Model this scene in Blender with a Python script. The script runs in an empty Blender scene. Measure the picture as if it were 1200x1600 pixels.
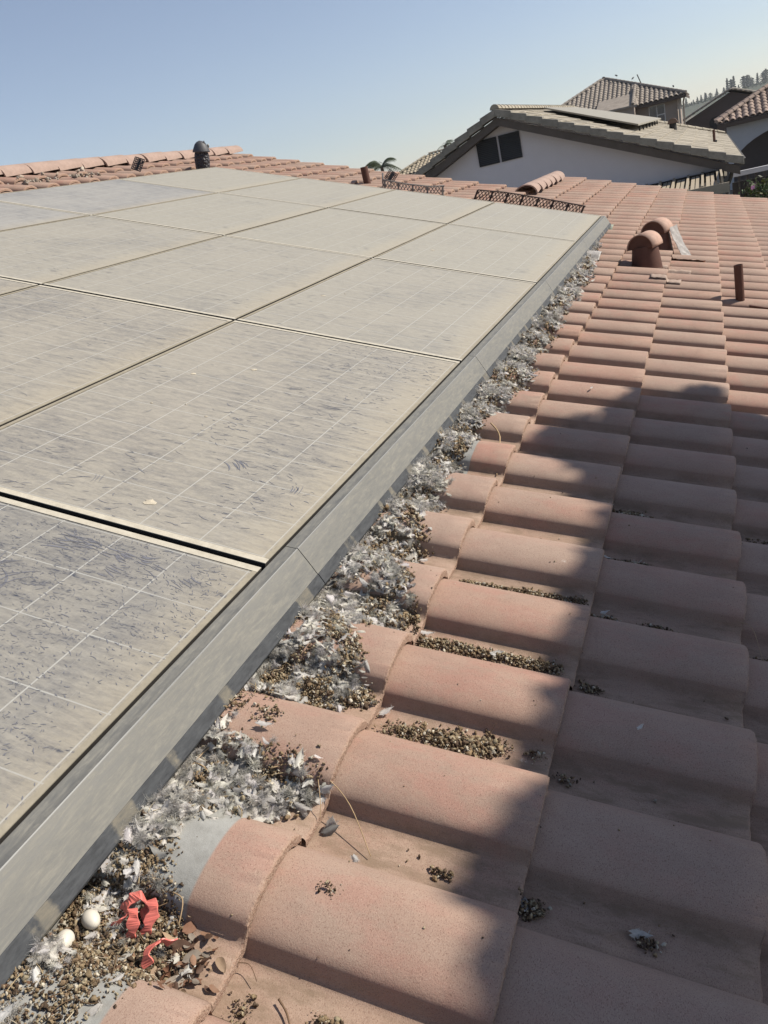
import bpy, math, random
import numpy as np
from mathutils import Matrix, Vector
rnd = random.Random(7); rng = np.random.default_rng(11)
scene = bpy.context.scene
col = scene.collection
R = math.radians
# ------------------------------------------------------------ frame, camera, light
PH = R(18.43); Z0 = 3.5                       # roof pitch 4:12; height of the panel plane's datum above ground
ROOF = Matrix(((math.cos(PH), 0, math.sin(PH), 0), (0, 1, 0, 0), (-math.sin(PH), 0, math.cos(PH), Z0), (0, 0, 0, 1)))
from mathutils import Euler
cam_d = bpy.data.cameras.new('camera'); cam = bpy.data.objects.new('camera', cam_d); col.objects.link(cam)
cam.matrix_world = ROOF @ Matrix.Translation((0.6766, -1.3228, 0.9558)) @ Euler((1.0723, -0.0768, 0.3474), 'XYZ').to_matrix().to_4x4()
cam_d.sensor_fit = 'VERTICAL'; cam_d.sensor_height = 36; cam_d.sensor_width = 27
cam_d.lens = 1245.04 / 1600 * 36; cam_d.clip_start = .05; cam_d.clip_end = 6000
scene.camera = cam
SAZ, SEL = R(63), R(41)
SUN = Vector((math.sin(SAZ) * math.cos(SEL), math.cos(SAZ) * math.cos(SEL), math.sin(SEL)))
w = bpy.data.worlds.new('World'); scene.world = w; w.use_nodes = True
nt = w.node_tree; sky = nt.nodes.new('ShaderNodeTexSky'); sky.sky_type = 'NISHITA'; sky.sun_disc = False
sky.sun_elevation = SEL; sky.sun_rotation = SAZ; sky.air_density = 1.0; sky.dust_density = .15; sky.ozone_density = 2.0
bg = nt.nodes['Background']; bg.inputs[1].default_value = .081
hs = nt.nodes.new('ShaderNodeHueSaturation'); hs.inputs['Saturation'].default_value = .76; nt.links.new(sky.outputs[0], hs.inputs['Color']); tn = nt.nodes.new('ShaderNodeMix'); tn.data_type = 'RGBA'; tn.blend_type = 'MULTIPLY'; tn.inputs[0].default_value = 1; tn.inputs[7].default_value = (.985, 1.0, 1.085, 1); nt.links.new(hs.outputs[0], tn.inputs[6]); nt.links.new(tn.outputs[2], bg.inputs[0])
sd = bpy.data.lights.new('sun', 'SUN'); so = bpy.data.objects.new('sun', sd); col.objects.link(so)
sd.energy = 5.0; sd.angle = R(.53); sd.color = (1, .93, .82)
so.rotation_euler = SUN.to_track_quat('Z', 'Y').to_euler(); so.location = (0, 0, 30)
vs = scene.view_settings; vs.view_transform = 'Standard'; vs.look = 'None'; vs.exposure = .42; vs.gamma = 1
# ------------------------------------------------------------ material helpers
def mat(name, base=(.5, .5, .5), rough=.8, metal=0, spec=.4):
    m = bpy.data.materials.new(name); m.use_nodes = True
    b = m.node_tree.nodes['Principled BSDF']
    b.inputs['Base Color'].default_value = (*base, 1); b.inputs['Roughness'].default_value = rough
    b.inputs['Metallic'].default_value = metal; b.inputs['Specular IOR Level'].default_value = spec
    return m
ALB = .85      # overall reflectance of the weathered, dusty surfaces
class NT:
    def __init__(s, m): s.t = m.node_tree; s.b = s.t.nodes['Principled BSDF']
    def n(s, ty, **k):
        x = s.t.nodes.new(ty)
        for a, v in k.items():
            if a.startswith('i_'):
                q = a[2:]; q = int(q) if q.isdigit() else q.replace('_', ' '); x.inputs[q].default_value = v
            else: setattr(x, a, v)
        return x
    def l(s, a, b): s.t.links.new(a, b)
    def noise(s, vec, scale, detail=4, rough=.6, dist=0):
        x = s.n('ShaderNodeTexNoise', i_Scale=scale, i_Detail=detail, i_Roughness=rough, i_Distortion=dist)
        if vec is not None: s.l(vec, x.inputs['Vector'])
        return x.outputs['Fac']
    def ramp(s, fac, stops):
        x = s.n('ShaderNodeValToRGB'); e = x.color_ramp.elements
        while len(e) < len(stops): e.new(.5)
        for q, (p, c) in zip(e, stops): q.position = p; q.color = (*c, 1) if isinstance(c, tuple) else (c, c, c, 1)
        s.l(fac, x.inputs[0]); return x.outputs[0]
    def mix(s, fac, a, b, mode='MIX'):
        x = s.n('ShaderNodeMix', data_type='RGBA', blend_type=mode)
        for sock, v in ((x.inputs[0], fac), (x.inputs[6], a), (x.inputs[7], b)):
            if isinstance(v, bpy.types.NodeSocket): s.l(v, sock)
            elif isinstance(v, tuple): sock.default_value = (*v, 1)
            else: sock.default_value = v
        return x.outputs[2]
    def math(s, op, a, b=None, c=None, clamp=False):
        x = s.n('ShaderNodeMath', operation=op, use_clamp=clamp)
        for i, v in enumerate((a, b, c)):
            if v is None: continue
            if isinstance(v, bpy.types.NodeSocket): s.l(v, x.inputs[i])
            else: x.inputs[i].default_value = v
        return x.outputs[0]
    def attr(s, name, ty='GEOMETRY'): return s.n('ShaderNodeAttribute', attribute_name=name, attribute_type=ty)
    def obj(s): return s.n('ShaderNodeTexCoord').outputs['Object']
    def mapping(s, vec, scale=(1, 1, 1), loc=(0, 0, 0), rot=(0, 0, 0)):
        x = s.n('ShaderNodeMapping'); s.l(vec, x.inputs[0])
        x.inputs[1].default_value = loc; x.inputs[2].default_value = rot; x.inputs[3].default_value = scale; return x.outputs[0]
    def color(s, c): s.l(s.mix(1., c, (ALB,) * 3, 'MULTIPLY'), s.b.inputs['Base Color'])
    def rough(s, c): s.l(c, s.b.inputs['Roughness'])
    def bump(s, h, dist=.002, strength=1, prev=None):
        x = s.n('ShaderNodeBump', i_Distance=dist, i_Strength=strength); s.l(h, x.inputs['Height'])
        if prev is not None: s.l(prev, x.inputs['Normal'])
        s.l(x.outputs[0], s.b.inputs['Normal']); return x.outputs[0]
def speckled(name, base, var=.25, scale=30, rough=.85, bump=.001, spec=.3, big=3):
    m = mat(name, base, rough, 0, spec); k = NT(m); o = k.obj()
    a = k.noise(o, scale, 5, .7); b = k.noise(o, big, 4)
    lo = tuple(c * (1 - var) for c in base); hi = tuple(min(1, c * (1 + var)) for c in base)
    c = k.mix(.5, k.ramp(a, [(.3, lo), (.7, hi)]), k.ramp(b, [(.3, lo), (.7, hi)]))
    k.color(c)
    if bump: k.bump(a, bump)
    return m
# concrete roof tile
def tile_material():
    m = mat('pink_concrete_tile', rough=.82, spec=.25); k = NT(m); o = k.obj()
    tid = k.attr('tid').outputs['Fac']; hh = k.attr('hh').outputs['Fac']; gr = k.attr('grey').outputs['Fac']
    big = k.noise(k.mapping(o, (1.2, 3, 3)), 2.2, 5, .6); mid = k.noise(o, 22, 5, .65); fine = k.noise(k.mapping(o, (1, .5, 1)), 700, 3, .7); fin2 = k.noise(k.mapping(o, (1, .35, 1)), 900, 2, .6)
    c = k.mix(k.ramp(big, [(.38, 0.), (.62, 1.)]), (.385, .232, .17), (.32, .218, .166))
    c = k.mix(k.math('MULTIPLY', k.ramp(k.noise(k.mapping(o, (9, 14, 9)), 1.0, 5, .7), [(.48, 0.), (.62, 1.)]), .55), c, (.40, .19, .145))
    c = k.mix(tid, c, (.43, .27, .20)) if False else k.mix(k.math('MULTIPLY', tid, .7), c, (.36, .265, .21))
    # dust settled in the pans and thin pale film
    pan = k.ramp(hh, [(.05, 1.), (.55, 0.)])
    c = k.mix(k.math('MULTIPLY', pan, .45), c, (.35, .25, .18))
    film = k.ramp(k.noise(k.mapping(o, (1, 2.2, 1)), 7, 6, .7), [(.42, 0.), (.75, 1.)])
    c = k.mix(k.math('MULTIPLY', film, .35), c, (.49, .38, .295))
    c = k.mix(k.ramp(fine, [(.32, .85), (.47, 0.)]), c, (.17, .09, .065))
    c = k.mix(k.ramp(fin2, [(.58, 0.), (.75, .55)]), c, (.55, .42, .34))
    # brown washed-in dirt lying in the pans, in ragged tongues
    dirt = k.math('MULTIPLY', pan, k.ramp(k.noise(k.mapping(o, (3, 9, 3)), 3.5, 7, .72), [(.45, 0.), (.62, .75)]))
    c = k.mix(dirt, c, (.22, .155, .105))
    grime = k.ramp(k.noise(k.mapping(o, (5, 1.6, 5)), 3.0, 8, .78, .4), [(.56, 0.), (.70, .45)])
    c = k.mix(grime, c, (.25, .165, .125))
    # pale calcareous marks
    vor = k.n('ShaderNodeTexVoronoi', i_Scale=5.5); k.l(o, vor.inputs['Vector'])
    ring = k.math('MULTIPLY', k.ramp(vor.outputs['Distance'], [(.0, 1.), (.045, 0.)]), k.ramp(k.noise(o, 160, 2), [(.5, 0.), (.56, .8)]))
    c = k.mix(ring, c, (.62, .56, .5))
    gn = k.math('MULTIPLY', gr, k.ramp(mid, [(.2, .8), (.4, 1.)]))
    c = k.mix(gn, c, k.ramp(mid, [(.3, (.24, .235, .215)), (.7, (.38, .375, .35))]))
    edge = k.attr('edge').outputs['Fac']
    c = k.mix(edge, c, k.ramp(k.noise(o, 260, 3, .8), [(.35, (.30, .17, .12)), (.62, (.50, .36, .27))]))
    k.color(c)
    b1 = k.bump(k.noise(o, 500, 3, .75), .0007, .8)
    b2 = k.bump(mid, .003, .5, b1)
    es = k.bump(k.math('MULTIPLY', k.noise(o, 190, 3, .8), edge), .006, 1, b2)
    return m
M = {}
M['tile'] = tile_material()
M['cap'] = speckled('ridge_cap_concrete', (.37, .265, .215), .22, 40, big=6)
M['stucco'] = speckled('own_stucco', (.52, .47, .40), .08, 60)
M['fascia'] = speckled('painted_fascia', (.30, .24, .19), .1, 20)
# dusty glass
def glass_material(name, wipe, dustc=(.365, .335, .285)):
    m = mat(name, rough=.7, spec=.5); k = NT(m); o = k.obj(); ri = k.n('ShaderNodeObjectInfo').outputs['Random']
    off = k.n('ShaderNodeCombineXYZ'); k.l(k.math('MULTIPLY', ri, 37), off.inputs[0]); k.l(k.math('MULTIPLY', ri, 91), off.inputs[1])
    va = k.n('ShaderNodeVectorMath', operation='ADD'); k.l(o, va.inputs[0]); k.l(off.outputs[0], va.inputs[1]); p = va.outputs[0]
    sep = k.n('ShaderNodeSeparateXYZ'); k.l(o, sep.inputs[0]); X, Y = sep.outputs[0], sep.outputs[1]
    def lines(coord, pitch, wid, shift):
        f = k.math('FRACT', k.math('ADD', k.math('DIVIDE', coord, pitch), shift)); d = k.math('ABSOLUTE', k.math('SUBTRACT', f, .5))
        return k.math('LESS_THAN', d, wid / pitch / 2)
    # origin of a panel mesh: its centre; 6 x 10 cells of 0.16 m
    gap = k.math('MAXIMUM', lines(X, .16, .0030, .5), k.math('MULTIPLY', lines(Y, .16, .0030, .5), .9))
    bus = k.math('MULTIPLY', lines(X, .0533, .0013, .0), .30)
    gap = k.math('MAXIMUM', gap, bus)
    base = k.mix(gap, k.ramp(k.noise(p, 3, 3), [(.3, (.035, .042, .065)), (.7, (.05, .058, .085))]), (.50, .50, .47))
    # dust cover, pulled in streaks across the slope
    st1 = k.noise(k.mapping(p, (5, 26, 1), rot=(0, 0, .45)), 1.6, 6, .62, .3)
    st2 = k.noise(k.mapping(p, (26, 95, 1), rot=(0, 0, .3)), 1.5, 5, .7, .8)
    st3 = k.noise(k.mapping(p, (60, 30, 1), rot=(0, 0, -.3)), 2.2, 4, .7)
    cloud = k.noise(p, 1.7, 4, .55)
    t = k.math('ADD', k.math('MULTIPLY', st1, .42), k.math('ADD', k.math('MULTIPLY', st2, .34), k.math('ADD', k.math('MULTIPLY', cloud, .30), k.math('MULTIPLY', st3, .12))))
    # thicker dust toward the lower frame edge (where water and dirt collect)
    lowedge = k.ramp(k.math('ADD', X, .5), [(.86, 0.), (.985, .55)])
    cover = k.ramp(t, [(wipe, .0), (wipe + .075, .62), (wipe + .2, .93)])
    cover = k.math('ADD', cover, k.math('MULTIPLY', lowedge, .3), clamp=True)
    cover = k.math('MULTIPLY', cover, k.math('SUBTRACT', 1, k.math('MULTIPLY', gap, .42)))
    dn = k.noise(k.mapping(p, (12, 34, 1), rot=(0, 0, .4)), 2.2, 6, .7)
    dc = k.ramp(dn, [(.3, tuple(c * .84 for c in dustc)), (.7, tuple(min(1, c * 1.12) for c in dustc))])
    dc = k.mix(k.math('MULTIPLY', lowedge, .6), dc, (.36, .30, .205))
    c = k.mix(cover, base, dc)
    k.color(c)
    k.rough(k.math('ADD', .34, k.math('MULTIPLY', cover, .42)))
    k.bump(st2, .0004, .6)
    return m
M['glass_near'] = glass_material('scratched_dusty_glass', .47, (.31, .29, .25))
M['glass_mid'] = glass_material('dusty_glass', .43, (.355, .325, .27))
M['glass_far'] = glass_material('thick_dust_glass', .355, (.362, .338, .28))
M['glass_part'] = glass_material('settled_dust_glass', .395, (.358, .332, .277))
M['glass_blue'] = glass_material('sky_tinted_thin_dust', .43, (.35, .335, .305))  # thinner, bluer dust; the blue paints in reflected sky
M['wiped'] = mat('wiped_glass', (.15, .15, .165), .45)
M['dustspot'] = speckled('pale_dust_splash', (.50, .44, .34), .3, 200)
def frame_material():
    m = mat('dusty_aluminium', rough=.6, metal=.0, spec=.5); k = NT(m); o = k.obj()
    a = k.noise(k.mapping(o, (3, 3, 3)), 9, 5, .7)
    k.color(k.ramp(a, [(.3, (.43, .385, .30)), (.7, (.60, .55, .445))])); k.bump(k.noise(o, 200, 3), .0006); return m
M['frame'] = frame_material()
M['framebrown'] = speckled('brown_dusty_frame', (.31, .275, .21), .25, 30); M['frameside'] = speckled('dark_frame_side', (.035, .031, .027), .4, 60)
def skirt_material():
    m = mat('dusty_grey_metal', rough=.55, metal=.2, spec=.3); k = NT(m); o = k.obj()
    a = k.noise(k.mapping(o, (60, 9, 60), rot=(0, 0, .5)), 2.0, 8, .75, .8); b = k.noise(k.mapping(o, (30, 6, 30), rot=(0, 0, -.25)), 2.5, 6, .75, .5); d = k.noise(o, 1.3, 3)
    s = k.noise(k.mapping(o, (1.5, 24, 24), rot=(0, 0, .2)), 5, 6, .8)
    t = k.math('ADD', k.math('MULTIPLY', a, .45), k.math('ADD', k.math('MULTIPLY', b, .3), k.math('ADD', k.math('MULTIPLY', d, .15), k.math('MULTIPLY', s, .1))))
    dust = k.ramp(t, [(.40, .30), (.5, .55), (.60, .95)])
    c = k.mix(dust, (.115, .12, .125), (.265, .252, .215)); k.color(c)
    k.l(k.math('MULTIPLY', k.math('SUBTRACT', 1, dust), .45), k.b.inputs['Metallic']); k.rough(k.math('ADD', .5, k.math('MULTIPLY', dust, .4)))
    k.bump(b, .0005); return m
M['skirt'] = skirt_material(); M['fold_glint'] = mat('fold_glint_strip', (.20, .20, .195), .6, .3)  # narrow strip coloured to imitate the highlight along the fold
def seal_material():
    m = mat('black_edge_seal', (.03, .033, .04), .5, spec=.5); k = NT(m); o = k.obj()
    a = k.math('ADD', k.math('MULTIPLY', k.noise(k.mapping(o, (0, 3.2, 0)), 3, 2, .6), .85), k.math('MULTIPLY', k.noise(k.mapping(o, (9, 9, 9)), 6, 5, .75), .15))
    f = k.noise(k.mapping(o, (30, 7, 30)), 4, 5, .75)
    c = k.mix(k.ramp(a, [(.54, 0.), (.58, 1.)]), k.ramp(f, [(.3, (.018, .02, .024)), (.75, (.075, .08, .085))]), k.ramp(f, [(.3, (.09, .088, .08)), (.7, (.20, .175, .13))]))
    k.color(c); return m
M['seal'] = seal_material(); M['seal'].node_tree.nodes['Principled BSDF'].inputs['Roughness'].default_value = .75
M['black'] = mat('dark_cavity', (.012, .012, .012), .9)
def attr_material(name, rough=.8, trans=0, bump=0, spec=.3):
    m = mat(name, rough=rough, spec=spec); k = NT(m); a = k.attr('vcol').outputs['Color']
    if bump: k.bump(k.noise(k.obj(), 500, 3), bump)
    k.color(a)
    if trans:
        tr = k.n('ShaderNodeBsdfTranslucent'); k.l(a, tr.inputs[0]); mx = k.n('ShaderNodeMixShader', i_0=trans)
        k.l(k.b.outputs[0], mx.inputs[1]); k.l(tr.outputs[0], mx.inputs[2]); k.l(mx.outputs[0], k.t.nodes['Material Output'].inputs[0])
    return m
M['feather'] = attr_material('downy_feather', .75, .4)
M['dropping'] = attr_material('dry_droppings', .95, 0, .001, .15)
M['leafbits'] = attr_material('dry_leaf', .7, .15)
M['twig'] = speckled('dry_straw', (.40, .28, .16), .25, 60)
M['twigdark'] = speckled('dark_twig', (.16, .10, .06), .3, 60)
M['egg'] = speckled('egg_shell', (.66, .61, .52), .10, 40, rough=.45, bump=.0001)
M['red'] = speckled('red_plastic', (.72, .19, .15), .28, 45, rough=.38, bump=.0003, spec=.5)
M['shaded_rust'] = speckled('shaded_brown_metal', (.105, .045, .03), .25, 30, rough=.6)  # brown darkened to put shade on the vent fronts and necks
M['ventlit'] = speckled('sunlit_vent_paint', (.42, .27, .205), .25, 25, rough=.7)  # paler brown that paints sunlight onto the vent hoods
M['foil'] = speckled('peeling_flashing', (.42, .39, .36), .5, 60, rough=.5)
# ------------------------------------------------------------ object helpers
def tag(o, label=None, cat=None, group=None, kind=None):
    for a, b in (('label', label), ('category', cat), ('group', group), ('kind', kind)):
        if b: o[a] = b
    return o
def mesh(name, verts, faces, m=None, smooth=False, mats=None, midx=None):
    me = bpy.data.meshes.new(name)
    me.from_pydata([tuple(map(float, v)) for v in verts], [], [tuple(map(int, f)) for f in faces])
    if mats:
        for q in mats: me.materials.append(q)
    elif m: me.materials.append(m)
    if midx is not None: me.polygons.foreach_set('material_index', np.asarray(midx, np.int32))
    if smooth: me.polygons.foreach_set('use_smooth', np.ones(len(me.polygons), bool))
    me.update(); return me
def fast_mesh(name, V, F, m, smooth=False, vcol=None):
    """V (n,3) float, F (k,3 or 4) int"""
    me = bpy.data.meshes.new(name); V = np.asarray(V, np.float32); F = np.asarray(F, np.int32); k = F.shape[1]
    me.vertices.add(len(V)); me.vertices.foreach_set('co', V.ravel())
    me.loops.add(F.size); me.loops.foreach_set('vertex_index', F.ravel())
    me.polygons.add(len(F)); me.polygons.foreach_set('loop_start', np.arange(0, F.size, k, dtype=np.int32))
    try: me.polygons.foreach_set('loop_total', np.full(len(F), k, np.int32))
    except Exception: pass
    me.materials.append(m); me.update(calc_edges=True)
    if smooth: me.polygons.foreach_set('use_smooth', np.ones(len(F), bool))
    if vcol is not None:
        a = me.attributes.new('vcol', 'FLOAT_COLOR', 'POINT'); c = np.ones((len(V), 4), np.float32); c[:, :3] = vcol; a.data.foreach_set('color', c.ravel())
    return me
def link(name, me, parent=None, mw=None):
    o = bpy.data.objects.new(name, me); col.objects.link(o)
    if parent is not None: o.parent = parent
    if mw is not None: o.matrix_world = mw if parent is None else o.matrix_world
    return o
def on_roof(u, v, n, rz=0, rx=0, ry=0): return ROOF @ Matrix.Translation((u, v, n)) @ Euler((rx, ry, rz)).to_matrix().to_4x4()
def upright(u, v, n, rz=0):
    p = ROOF @ Vector((u, v, n)); return Matrix.Translation(p) @ Matrix.Rotation(rz, 4, 'Z')
def thing(name, label, cat, mw=None, group=None):
    o = bpy.data.objects.new(name, None); o.empty_display_size = .1; col.objects.link(o)
    if mw is not None: o.matrix_world = mw
    return tag(o, label, cat, group)
class MB:
    def __init__(s): s.v = []; s.f = []; s.m = []
    def add(s, V, F, mi=0):
        b = len(s.v); s.v += [tuple(q) for q in V]; s.f += [tuple(i + b for i in f) for f in F]; s.m += [mi] * len(F); return s
    def box(s, x0, x1, y0, y1, z0, z1, mi=0, mw=None):
        V = [(x, y, z) for x in (x0, x1) for y in (y0, y1) for z in (z0, z1)]
        if mw is not None: V = [tuple(mw @ Vector(q)) for q in V]
        return s.add(V, [(0, 1, 3, 2), (4, 6, 7, 5), (0, 4, 5, 1), (2, 3, 7, 6), (0, 2, 6, 4), (1, 5, 7, 3)], mi)
    def tube(s, pts, rad, seg=8, mi=0, caps=True):
        pts = [Vector(p) for p in pts]; rad = rad if isinstance(rad, (list, tuple)) else [rad] * len(pts)
        ring = []
        for i, p in enumerate(pts):
            d = (pts[min(i + 1, len(pts) - 1)] - pts[max(i - 1, 0)]).normalized()
            a = d.cross(Vector((0, 0, 1)) if abs(d.z) < .9 else Vector((1, 0, 0))).normalized(); b = d.cross(a)
            ring += [tuple(p + rad[i] * (math.cos(t) * a + math.sin(t) * b)) for t in [2 * math.pi * q / seg for q in range(seg)]]
        F = [(i * seg + q, i * seg + (q + 1) % seg, (i + 1) * seg + (q + 1) % seg, (i + 1) * seg + q) for i in range(len(pts) - 1) for q in range(seg)]
        if caps: F += [tuple(range(seg))[::-1], tuple((len(pts) - 1) * seg + q for q in range(seg))]
        return s.add(ring, F, mi)
    def lathe(s, prof, seg=20, mi=0, sx=1, sy=1):
        V = [(sx * r * math.cos(2 * math.pi * q / seg), sy * r * math.sin(2 * math.pi * q / seg), z) for r, z in prof for q in range(seg)]
        F = [(i * seg + q, i * seg + (q + 1) % seg, (i + 1) * seg + (q + 1) % seg, (i + 1) * seg + q) for i in range(len(prof) - 1) for q in range(seg)]
        return s.add(V, F, mi)
    def prism(s, poly, y0, y1, mi=0, axis='y'):
        n = len(poly)
        mk = (lambda a, b, t: (a, t, b)) if axis == 'y' else (lambda a, b, t: (t, a, b)) if axis == 'x' else (lambda a, b, t: (a, b, t))
        V = [mk(a, b, y0) for a, b in poly] + [mk(a, b, y1) for a, b in poly]
        return s.add(V, [tuple(range(n)), tuple(range(2 * n - 1, n - 1, -1))] + [(i, i + n, (i + 1) % n + n, (i + 1) % n) for i in range(n)], mi)
    def build(s, name, m, parent=None, mw=None, smooth=False, bevel=0):
        ms = m if isinstance(m, list) else [m]
        o = link(name, mesh(name, s.v, s.f, mats=ms, midx=s.m, smooth=smooth), parent, mw)
        if bevel:
            b = o.modifiers.new('bevel', 'BEVEL'); b.width = bevel; b.segments = 2; b.limit_method = 'ANGLE'; b.angle_limit = R(40)
        return o
# ------------------------------------------------------------ the tiled roof of our own house
E_, UB, P_, VC, NB, STEP, H_, CR, WN, WF = .345, .34, .281, -.060, -.1175, .028, .060, .182, .0925, .099
WALL = .0275
U_RIDGE, V_RAKE, V_FAR, U_LOW = -5.22, 9.3, 11.35, 2.78
def hprof(s):
    d = s - CR
    if d >= 0: return 0. if d >= WF else H_ * (1 - (d / WF) ** 2.3) ** .60
    x = d + WN
    if x < 0: return .005 * max(0, 1 + x / .014) ** 2
    if x < .008: return .005 + (WALL - .005) * (x / .008) ** 1.15
    return WALL + (H_ - WALL) * max(0, 1 - (-d / (WN - .008)) ** 2.0) ** .58
def ntop(u, v):
    k = math.ceil((u - UB) / E_ - 1e-9); ub = UB + k * E_
    return NB + hprof((v - (VC - CR)) % P_) - (ub - u) * STEP / E_
GREY = {(0, -3): .240, (0, -2): .245, (0, 4): .222}
house = thing('house', 'house under a pink concrete tile roof that carries the dusty solar panels', 'house', Matrix.Translation((0, 0, 0)))
def build_tiles():
    V = []; F = []; TID = []; HH = []; GR = []; ED = []
    kmin = math.ceil((U_RIDGE - UB) / E_); kmax = math.floor((U_LOW - UB) / E_ + .01)
    for k in range(kmin, kmax + 1):
        ub = UB + k * E_
        for j in range(-9, 42):
            v0 = VC - CR + P_ * j
            if v0 + .285 > (V_RAKE if ub < -.8 else V_FAR): continue
            if v0 > 3 and (ub > 2.6): pass
            near = (abs(v0) < 2.2 and ub > -.1 and ub < 1.9)
            mid = v0 < 5 and ub > -.4
            ns = 44 if near else 22 if mid else 12
            nu = 8 if near else 3
            # profile samples
            q_ = max(3, ns // 6); S0 = .0035 if near else 0; h_ = (ns - q_) // 2; W2 = WN - .008
            sa = np.concatenate([np.linspace(S0, CR - WN - .014, q_, endpoint=False), CR - WN + np.array([-.014, -.007, 0, .003, .006, .008] if ns > 12 else [0, .008]), CR - W2 * np.cos(np.linspace(0, math.pi / 2, h_ + 1)[1:-1]), np.linspace(CR, CR + WF - .006, ns - q_ - h_)])
            sa = sa[sa < .2845]; hs = np.array([max(hprof(x), .0) for x in sa]); 
            hs = np.where(sa > CR + .06, np.maximum(hs, .010), hs)
            hs = hs - .0025 * np.exp(-((sa - .055) / .03) ** 2)
            sa = np.append(sa, sa[-1] + .001); hs = np.append(hs, .0005)
            n = len(sa)
            t = rnd.random(); jr = .0035 if near else .004
            dn = rnd.uniform(-.0015, .002); du = rnd.uniform(-.004, .004); dv = rnd.uniform(-.0015, .0015); rot = rnd.uniform(-.006, .006)
            rough = .0009 if near else .0009 if mid else .0
            L = .40
            rows = [(-L, 0.)] + [(-L + (L - .006) * (i + 1) / nu, 0.) for i in range(nu)]
            if GREY.get((k, j)):
                g_ = GREY[(k, j)] - ub; rows = sorted(rows + [(g_ - .002, 0.), (g_ + .002, 0.)])
            rows += [(-.0050, -.0006), (-.0016, -.0026), (0., -.0062)]
            th = .021
            base = len(V)
            gu = GREY.get((k, j))
            for ri, (du_, dh) in enumerate(rows):
                for i in range(n):
                    u = ub + du_ + du; nn = NB + hs[i] - (-du_) * STEP / E_ + dn + dh
                    if ri >= len(rows) - 3 and rough: u += rnd.uniform(-rough, rough) * 1.3; nn += rnd.uniform(-rough, rough) * .6
                    V.append((u + (sa[i] - .14) * rot + (.15 * (sa[i] - CR) ** 2 * 10 - .02 * (sa[i] - CR) if gu and -.12 > du_ > -.35 else 0), v0 + sa[i] + dv + du_ * rot, nn)); TID.append(t); HH.append(hs[i] / H_)
                    GR.append(1. if gu and ub + du_ < gu else 0.)
                    ED.append(1. if ri == len(rows) - 1 else 0.5 if ri == len(rows) - 2 else 0.)
            # butt face bottom, and underside
            # the underside is normal-offset so the barrel shows as an arched shell
            for (du_, lift) in ((.0005, .0), (-.0005, .0), (-.09, .0)):
                for i in range(n):
                    i0, i1 = max(i - 1, 0), min(i + 1, n - 2); i1 = max(i1, i0 + 1)
                    ts = sa[i1] - sa[i0]; tn = hs[i1] - hs[i0]; ln = math.hypot(ts, tn) or 1
                    ox, on = tn / ln * th, -ts / ln * th
                    if i >= n - 2: ox, on = -.004, -.011 + .0
                    vv = sa[i] + ox * .75; nn = hs[i] + on - du_ * 0 - (-du_) * STEP / E_
                    if i == n - 1: nn = hs[i] - .006
                    u = ub + du_ + du + (rnd.uniform(-rough, rough) if rough else 0)
                    V.append((u, v0 + vv + dv, NB + nn + dn)); TID.append(t); HH.append(hs[i] / H_); GR.append(0); ED.append(1.)
            nr = len(rows) + 3
            for r in range(nr - 1):
                for i in range(n - 1):
                    a = base + r * n + i; F.append((a, a + n, a + n + 1, a + 1))
    me = fast_mesh('tile_roof', np.array(V), np.array(F), M['tile'], smooth=True)
    for nm, dat in (('tid', TID), ('hh', HH), ('grey', GR), ('edge', ED)):
        a = me.attributes.new(nm, 'FLOAT', 'POINT'); a.data.foreach_set('value', np.array(dat, np.float32))
    # sharp edge between top and butt: split by smooth angle
    try: me.set_sharp_from_angle(angle=R(50))
    except Exception: pass
    return me
o = link('tile_roof', build_tiles(), house); o.matrix_world = ROOF
# underlay / deck under the tiles so nothing shows through
mb = MB(); mb.box(U_RIDGE, 2.75, -2.7, V_RAKE - .05, -.24, -.165); mb.box(-1.05, 2.75, V_RAKE - .05, V_FAR - .05, -.24, -.165)
o = mb.build('roof_deck', speckled('roofing_felt', (.16, .10, .075), .2, 30), house); o.matrix_world = ROOF
# far side of both ridges
zr = (ROOF @ Vector((U_RIDGE, 0, -.13))); ze = (ROOF @ Vector((-1.08, 0, -.13)))
def back_slope(x, z, y0, y1, ln):
    n = int((y1 - y0) / P_); V = []; F = []; m_ = 8
    for i in range(n * m_ + 1):
        s = (i % m_) / m_ * P_; h = hprof(s); y = y0 + i * P_ / m_
        V += [(x, y, z + h), (x - ln * math.cos(PH), y, z + h - ln * math.sin(PH))]
    return V, [(2 * i, 2 * i + 2, 2 * i + 3, 2 * i + 1) for i in range(n * m_)]
mb = MB(); mb.add(*back_slope(zr.x, zr.z, -2.7, V_RAKE, 5.2)); mb.add(*back_slope(ze.x, ze.z, V_RAKE, V_FAR, 2.2))
mb.build('back_roof', speckled('plain_pink_tile', (.38, .22, .165), .2, 30), house, smooth=True)
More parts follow.
